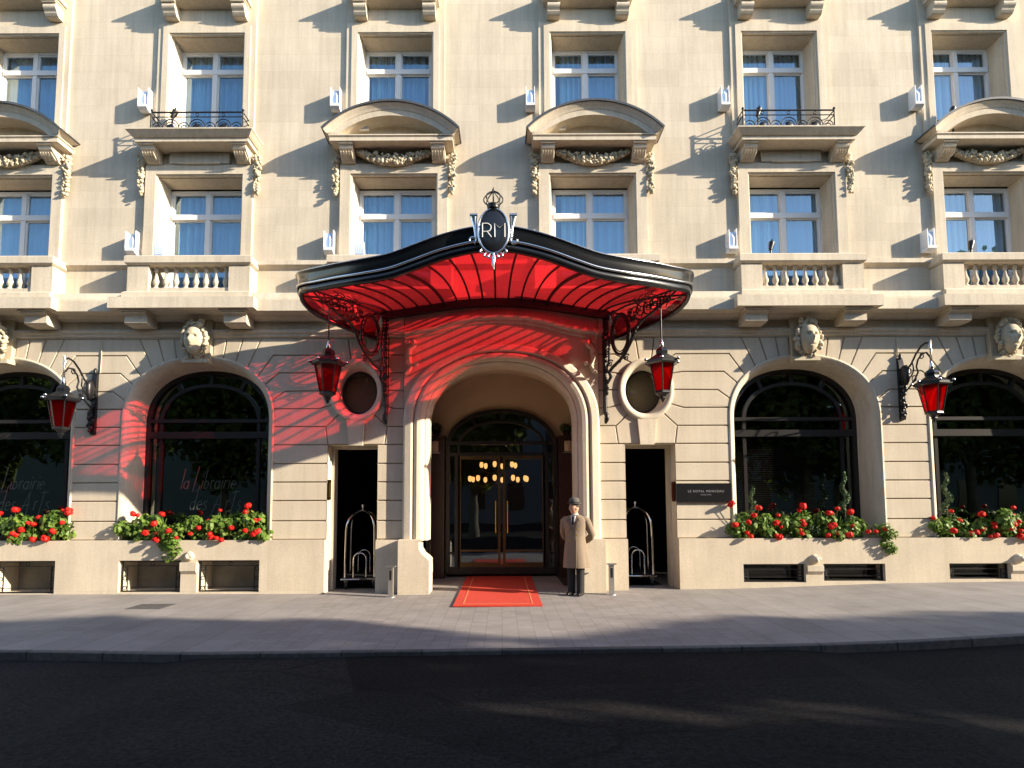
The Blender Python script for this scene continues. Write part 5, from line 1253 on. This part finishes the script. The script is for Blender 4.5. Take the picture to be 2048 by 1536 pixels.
def street_tree(seed, x0, y0, H, rad, zb, leaves, thin):
    """crown with leaves carved out to shape the sunlight on the ground; thin(px,py) tells where sunlight gets through to the ground point"""
    rr = random.Random(seed); mb = MB(); blobs = []
    nb = 52
    while len(blobs) < nb:
        v = Vector((rr.uniform(-1, 1), rr.uniform(-1, 1), rr.uniform(-1, 1)))
        if v.length < 1: blobs.append(Vector((v.x*rad*0.8, v.y*rad*0.8, (zb+H)/2+v.z*(H-zb)*0.44)))
    for k in range(leaves):
        c = blobs[k % nb]; r = rad*0.32; v = Vector((rr.gauss(0, 1), rr.gauss(0, 1), rr.gauss(0, 0.8))).normalized()*r*rr.random()**0.35
        p = c+v; wz = p.z; gx, gy = x0+p.x-2.75*wz/1.15, y0+p.y+wz/1.15
        if thin(gx, gy, rr): continue
        nn = (v.normalized()+Vector((rr.uniform(-.8, .8), rr.uniform(-.8, .8), rr.uniform(0, 1)))).normalized(); u = nn.orthogonal().normalized(); w = nn.cross(u); s_ = rr.uniform(0.10, 0.18); a0 = rr.uniform(0, 6)
        mb.add([p+(u*cos(a0+2*pi*q/5)+w*sin(a0+2*pi*q/5))*s_*(0.7 if q % 2 else 1) for q in range(5)], [tuple(range(5))])
    cm = mb.mesh('crown'); cm.materials.append(M['leaf'])
    tb = MB(); tb.tube([(0, 0, -0.4), (0.05, 0, 1.5), (0.0, 0.08, 3.2), (0.12, 0, zb+1.5), (0, 0, H*0.7)], [0.30, 0.24, 0.2, 0.15, 0.05], 10)
    for b_ in blobs[::3]:
        z0 = rr.uniform(2.8, zb+2.5); tb.tube([(0.03, 0, z0), (b_.x*0.5, b_.y*0.5, lerp(z0, b_.z, 0.6)), tuple(b_)], [0.08, 0.05, 0.02], 6)
    tm = tb.mesh('trunk'); tm.materials.append(M['bark']); return cm, tm
def shade(gx, gy, rr):
    if gy > bound(gx)+rr.uniform(-0.22, 0.10): return True
    for cx_, cy_, rx_, ry_ in SUN_FLECKS:
        d_ = ((gx-cx_)/(rx_*1.25))**2+((gy-cy_)/(ry_*1.9))**2
        if d_ < 1 and rr.random() < 0.985: return True
    return False
TA = tree_meshes(1, 11.2, 3.3, 2.3, 6500)
k = 0
NMX = ['first', 'second', 'third', 'fourth', 'fifth', 'sixth', 'seventh', 'eighth', 'ninth', 'tenth', 'eleventh', 'twelfth', 'thirteenth', 'fourteenth', 'fifteenth', 'sixteenth', 'seventeenth']
for x in [-30, -24.5, -19, -13, -7.5, -1.5, 4.5, 10.0] + [14.4, 18.2, 22.0, 25.8, 29.6, 33.4, 37.2, 41.5, 46.0]:
    big = x > 12; rr = random.Random(int(x*3)+400); y = -15.3+rr.uniform(-0.3, 0.3)
    if big: cm, tm = street_tree(int(x*10), x, y, 15.2 if x > 20 else 11.6, 3.9, 2.2, 17000, shade)
    else: cm, tm = TA
    t = thing('plane_tree', '%s leafy street tree in the row across the road, counted from the left' % NMX[k], 'tree', (x, y, -0.1), 0.0 if big else rr.uniform(0, 6.28), 'street trees across the road'); k += 1
    mkobj('crown', cm, None, t); mkobj('trunk', tm, None, t)
# opposite building
OB = thing('opposite_building', 'pale stone apartment building across the street, reflected in the glass', 'building', (0, -34, 0))
mb = MB(); mb.box(-70, 110, -6, 0, -0.5, 15.0); mb.band3(-70, 110, [(0.1, 4.3), (0.4, 4.5), (0.4, 4.7), (0.1, 4.8)], 0.0); mb.build('facade_wall', M['plaque'], OB)
mb = MB(); mb.box(-70.5, 110.5, -6, 0.5, 15.0, 15.5); mb.build('roof_cornice', M['plaque'], OB)
mb = MB(); mb.box(-0.6, 0.6, 0, 0.06, -1.1, 1.1); wm = mb.mesh('window'); wm.materials.append(M['black'])
for z in (2.2, 6.6, 10.0, 13.2):
    for i in range(20): mkobj('window', wm, None, OB, (-18+i*3.2, 0.0, z))

# ------------------------------------------------------------------ doorman
D = thing('person', 'doorman in a long tan double-breasted coat and grey bowler hat standing beside the porch', 'person', (1.385, -0.62, gz(1.4)), radians(-24))
PZ = 0.0
def sk(name, verts, edges, radii, mat, parent, root=0, sub=2):
    me = bpy.data.meshes.new(name); me.from_pydata(verts, edges, []); me.materials.append(mat); o = bpy.data.objects.new(name, me); COL.objects.link(o); o.parent = parent
    m = o.modifiers.new('Skin', 'SKIN'); m.use_smooth_shade = True
    for i, r in enumerate(radii):
        sv = me.skin_vertices[0].data[i]; sv.radius = r if isinstance(r, tuple) else (r, r); sv.use_root = (i == root)
    s = o.modifiers.new('Sub', 'SUBSURF'); s.levels = sub; s.render_levels = sub; return o
# body skeleton (x = person's left is +x in the picture, faces -y)
V = []; E = []; RD = []
def jv(p, r, par=None):
    V.append(p); RD.append(r)
    if par is not None: E.append((par, len(V)-1))
    return len(V)-1
pel = jv((0, 0, 0.95), (0.14, 0.10)); sp = jv((0, 0, 1.12), (0.13, 0.10), pel); chs = jv((0, 0.0, 1.32), (0.155, 0.11), sp); nk = jv((0, 0.01, 1.475), 0.055, chs); hd0 = jv((-0.01, -0.005, 1.56), 0.070, nk); hd1 = jv((-0.012, -0.01, 1.66), (0.078, 0.090), hd0); jv((-0.012, 0.0, 1.72), 0.06, hd1)
for s_ in (-1, 1):
    hp = jv((s_*0.09, 0, 0.90), 0.088, pel); kn = jv((s_*0.085, -0.01, 0.50), 0.058, hp); an = jv((s_*0.085, 0.02, 0.08), 0.034, kn); jv((s_*0.10, -0.10, 0.035), 0.018, an)
    sh = jv((s_*0.175, 0.01, 1.415), 0.060, chs); el = jv((s_*0.285, 0.10, 1.14), 0.045, sh); wr = jv((s_*0.10, 0.20, 0.97), 0.030, el); pm = jv((s_*0.03, 0.215, 0.95), (0.036, 0.02), wr)
    for q in range(4): f1 = jv((-s_*0.02, 0.225+0.012*s_, 0.972-q*0.019), 0.0095, pm); jv((-s_*0.055, 0.215+0.012*s_, 0.965-q*0.019), 0.008, f1)
    th = jv((s_*0.02, 0.20, 0.995), 0.011, pm); jv((-s_*0.01, 0.20, 1.01), 0.009, th)
sk('body', V, E, RD, M['skin'], D)
# face as its own sculpted surface with features
def headmesh(mb, c, rx, ry, rz, yaw):
    n, m = 28, 24; rings = []
    for i in range(m+1):
        th = pi*i/m; rg = []
        for k in range(n):
            a = 2*pi*k/n; X, Y_, Z = sin(th)*cos(a), sin(th)*sin(a), cos(th); r = 1.0
            if Y_ < 0:
                ax = abs(X); r += 0.30*math.exp(-(X/0.13)**2)*math.exp(-((Z+0.12)/0.17)**2); r -= 0.10*math.exp(-((ax-0.36)/0.16)**2)*math.exp(-((Z-0.07)/0.10)**2)
                r += 0.05*math.exp(-(X/0.25)**2)*math.exp(-((Z+0.48)/0.07)**2); r -= 0.05*math.exp(-(X/0.28)**2)*math.exp(-((Z+0.42)/0.025)**2); r += 0.10*math.exp(-(X/0.25)**2)*math.exp(-((Z+0.82)/0.14)**2)
            w = 1-0.22*max(0, -Z)**1.3; x, y, z = rx*X*r*w, ry*Y_*r*(1-0.1*max(0, -Z)), rz*Z
            rg.append((c[0]+x*cos(yaw)-y*sin(yaw), c[1]+x*sin(yaw)+y*cos(yaw), c[2]+z))
        rings.append(rg)
    mb.loft(rings)
hy = radians(-38); mb = MB(); headmesh(mb, (-0.012, -0.02, 1.625), 0.080, 0.098, 0.122, hy)
for s_ in (-1, 1): mb.ball((-0.012+s_*0.080*cos(hy), -0.02+s_*0.080*sin(hy)+0.01, 1.615), 0.025, 8, 6, (0.5, 1, 1.3))
hd = mb.build('head', M['skin'], D)
mb = MB()
for s_ in (-1, 1):
    ex, ey = s_*0.031, -0.090; mb.ball((-0.012+ex*cos(hy)-ey*sin(hy), -0.02+ex*sin(hy)+ey*cos(hy), 1.637), 0.0085, 8, 6)
mb.build('eyes', M['hair'], hd)
mb = MB(); mb.lathe([(0.088, -0.055), (0.090, -0.02), (0.086, 0.02), (0.07, 0.03)], (-0.002, 0.0, 1.69), 20); mb.build('hair', M['hair'], D)
mb = MB(); mb.lathe([(0.096, 0.0), (0.132, 0.004), (0.142, 0.016), (0.135, 0.012), (0.098, 0.012), (0.096, 0.03), (0.098, 0.07), (0.088, 0.105), (0.055, 0.125), (0.0, 0.13)], (-0.01, -0.01, 1.695), 26); ht = mb.build('hat', M['hat'], D)
mb = MB(); mb.lathe([(0.0985, 0.014), (0.0995, 0.04), (0.0985, 0.042)], (-0.01, -0.01, 1.695), 26); mb.build('hat_band', M['trousers'], ht)
def ell(cx, cy, z, rx, ry, n=28, fold=0.0, ph=0, p=2.0):
    o = []
    for k in range(n):
        a = 2*pi*k/n; c_, s_ = cos(a), sin(a); r = 1+fold*sin(5*a+ph)+fold*0.6*sin(9*a+ph*2)
        o.append((cx+rx*r*math.copysign(abs(c_)**(2/p), c_), cy+ry*r*math.copysign(abs(s_)**(2/p), s_), z))
    return o
mb = MB(); mb.loft([ell(0.01, 0.0, 0.515, 0.252, 0.20, fold=0.06, ph=0.5), ell(0.01, 0.0, 0.53, 0.254, 0.202, fold=0.06, ph=0.5), ell(0.005, 0.0, 0.75, 0.232, 0.180, fold=0.05, ph=0.7), ell(0, 0.0, 0.92, 0.208, 0.165, fold=0.032, ph=1.0), ell(0, 0, 1.06, 0.188, 0.150, fold=0.018, ph=1.3), ell(0, 0, 1.18, 0.200, 0.150), ell(0, 0, 1.30, 0.218, 0.155, p=2.3), ell(0, 0.005, 1.39, 0.228, 0.140, p=2.5), ell(0, 0.01, 1.44, 0.205, 0.115, p=2.4), ell(0, 0.012, 1.475, 0.13, 0.09), ell(0, 0.012, 1.50, 0.078, 0.075)], True, (False, False))
ct = mb.build('coat', M['coat'], D)
for s_ in (-1, 1):
    mb = MB(); mb.tube([(s_*0.165, 0.012, 1.43), (s_*0.215, 0.02, 1.38), (s_*(0.248+0.006*s_), 0.05, 1.27), (s_*(0.280+0.012*s_), 0.10, 1.14-0.015*s_), (s_*0.26, 0.15, 1.07), (s_*0.18, 0.19, 1.01), (s_*0.10, 0.21, 0.975)], [0.062, 0.078, 0.072, 0.066, 0.062, 0.055, 0.048], 12); mb.build('sleeve', M['coat'], ct)
mb = MB()   # lapels, overlap edge, pocket flaps
for s_ in (-1, 1):
    mb.add([(s_*0.05, -0.105, 1.485), (s_*0.105, -0.115, 1.43), (s_*0.125, -0.142, 1.38), (s_*0.085, -0.150, 1.37), (s_*0.03, -0.160, 1.21), (s_*0.005, -0.158, 1.20), (s_*0.03, -0.135, 1.38)], [tuple(range(7))])
mb.tube([(0.06, -0.150, 1.20), (0.065, -0.158, 1.0), (0.07, -0.19, 0.75), (0.075, -0.215, 0.53)], 0.006, 5); mb.build('lapel', M['lapel'], ct)
mb = MB()
for z, w in ((1.24, 0.09), (1.13, 0.075), (1.02, 0.07)):
    for s_ in (-1, 1): mb.ball((s_*w, -0.152-0.002, z), 0.012, 8, 5, (1, 0.5, 1))
mb.build('button', M['gold'], ct)
mb = MB(); mb.prism([(-0.045, 1.475), (0.045, 1.475), (0.03, 1.38), (0.0, 1.26), (-0.03, 1.38)], -0.142, -0.10); mb.lathe([(0.062, 0), (0.064, 0.03), (0.058, 0.04)], (0, 0.0, 1.475), 16); mb.build('shirt', M['shirt'], D)
mb = MB(); mb.prism([(-0.014, 1.475), (0.014, 1.475), (0.02, 1.35), (0.0, 1.25), (-0.02, 1.35)], -0.152, -0.14); mb.build('tie', M['trousers'], D)
mb = MB()
for s_ in (-1, 1): mb.loft([ell(s_*0.088, 0.005, z, rx, ry, 16, 0.02, s_) for z, rx, ry in ((0.028, 0.070, 0.10), (0.10, 0.070, 0.09), (0.30, 0.075, 0.085), (0.50, 0.082, 0.088), (0.72, 0.10, 0.10), (0.92, 0.10, 0.12))], True, (True, True))
mb.build('trousers', M['trousers'], D)
for s_ in (-1, 1):
    mb = MB(); mb.loft([[(s_*0.098+w*cos(2*pi*k/14)+s_*0.02*(-(y+0.02)), y, max(0.0, 0.035+h*sin(2*pi*k/14))) for k in range(14)] for y, w, h in ((0.09, 0.025, 0.03), (0.07, 0.042, 0.05), (0.0, 0.045, 0.07), (-0.09, 0.050, 0.045), (-0.16, 0.045, 0.035), (-0.20, 0.02, 0.02))], True, (True, True)); mb.build('shoe', M['shoe'], D)

# ------------------------------------------------------------------ light, sky, camera
sun_dir = Vector((2.75, -1.0, 1.15)).normalized()   # towards the sun
elev = math.asin(sun_dir.z); azim = atan2(sun_dir.x, sun_dir.y)
ld = bpy.data.lights.new('sun', 'SUN'); ld.energy = 5.0; ld.angle = radians(0.5); ld.color = (1.0, 0.87, 0.68)
lo = bpy.data.objects.new('sun', ld); COL.objects.link(lo); lo.rotation_euler = (-sun_dir).to_track_quat('-Z', 'Y').to_euler(); lo.location = (20, -20, 20)
w = bpy.data.worlds.new('World'); scene.world = w; w.use_nodes = True; nt = w.node_tree; nt.nodes.clear()
sky = nt.nodes.new('ShaderNodeTexSky'); sky.sky_type = 'NISHITA'; sky.sun_disc = False; sky.sun_elevation = elev; sky.sun_rotation = azim; sky.air_density = 1.0; sky.dust_density = 0.6; sky.ozone_density = 1.2
bg = nt.nodes.new('ShaderNodeBackground'); bg.inputs[1].default_value = 0.145; wo = nt.nodes.new('ShaderNodeOutputWorld'); nt.links.new(sky.outputs[0], bg.inputs[0]); nt.links.new(bg.outputs[0], wo.inputs[0])
cd = bpy.data.cameras.new('camera'); cam = bpy.data.objects.new('camera', cd); COL.objects.link(cam); scene.camera = cam
cd.sensor_width = 36; cd.sensor_fit = 'HORIZONTAL'; cd.lens = 36*1200/2048; cd.shift_x = (1024-1003)/2048; cd.shift_y = (914-768)/2048; cd.clip_start = 0.05; cd.clip_end = 1500
cam.matrix_world = Matrix.Translation((0, -12.0, 1.72)) @ Matrix.Rotation(radians(90+4.3), 4, 'X') @ Matrix.Rotation(radians(-0.2), 4, 'Z')
scene.view_settings.view_transform = 'Standard'; scene.view_settings.look = 'None'; scene.view_settings.gamma = 1; scene.view_settings.exposure = 1.26
scene.cycles.max_bounces = 8; scene.cycles.transparent_max_bounces = 12; scene.cycles.diffuse_bounces = 4; scene.cycles.glossy_bounces = 4
scene.cycles.use_denoising = True; scene.cycles.sample_clamp_indirect = 6.0; scene.cycles.caustics_reflective = False; scene.cycles.caustics_refractive = False
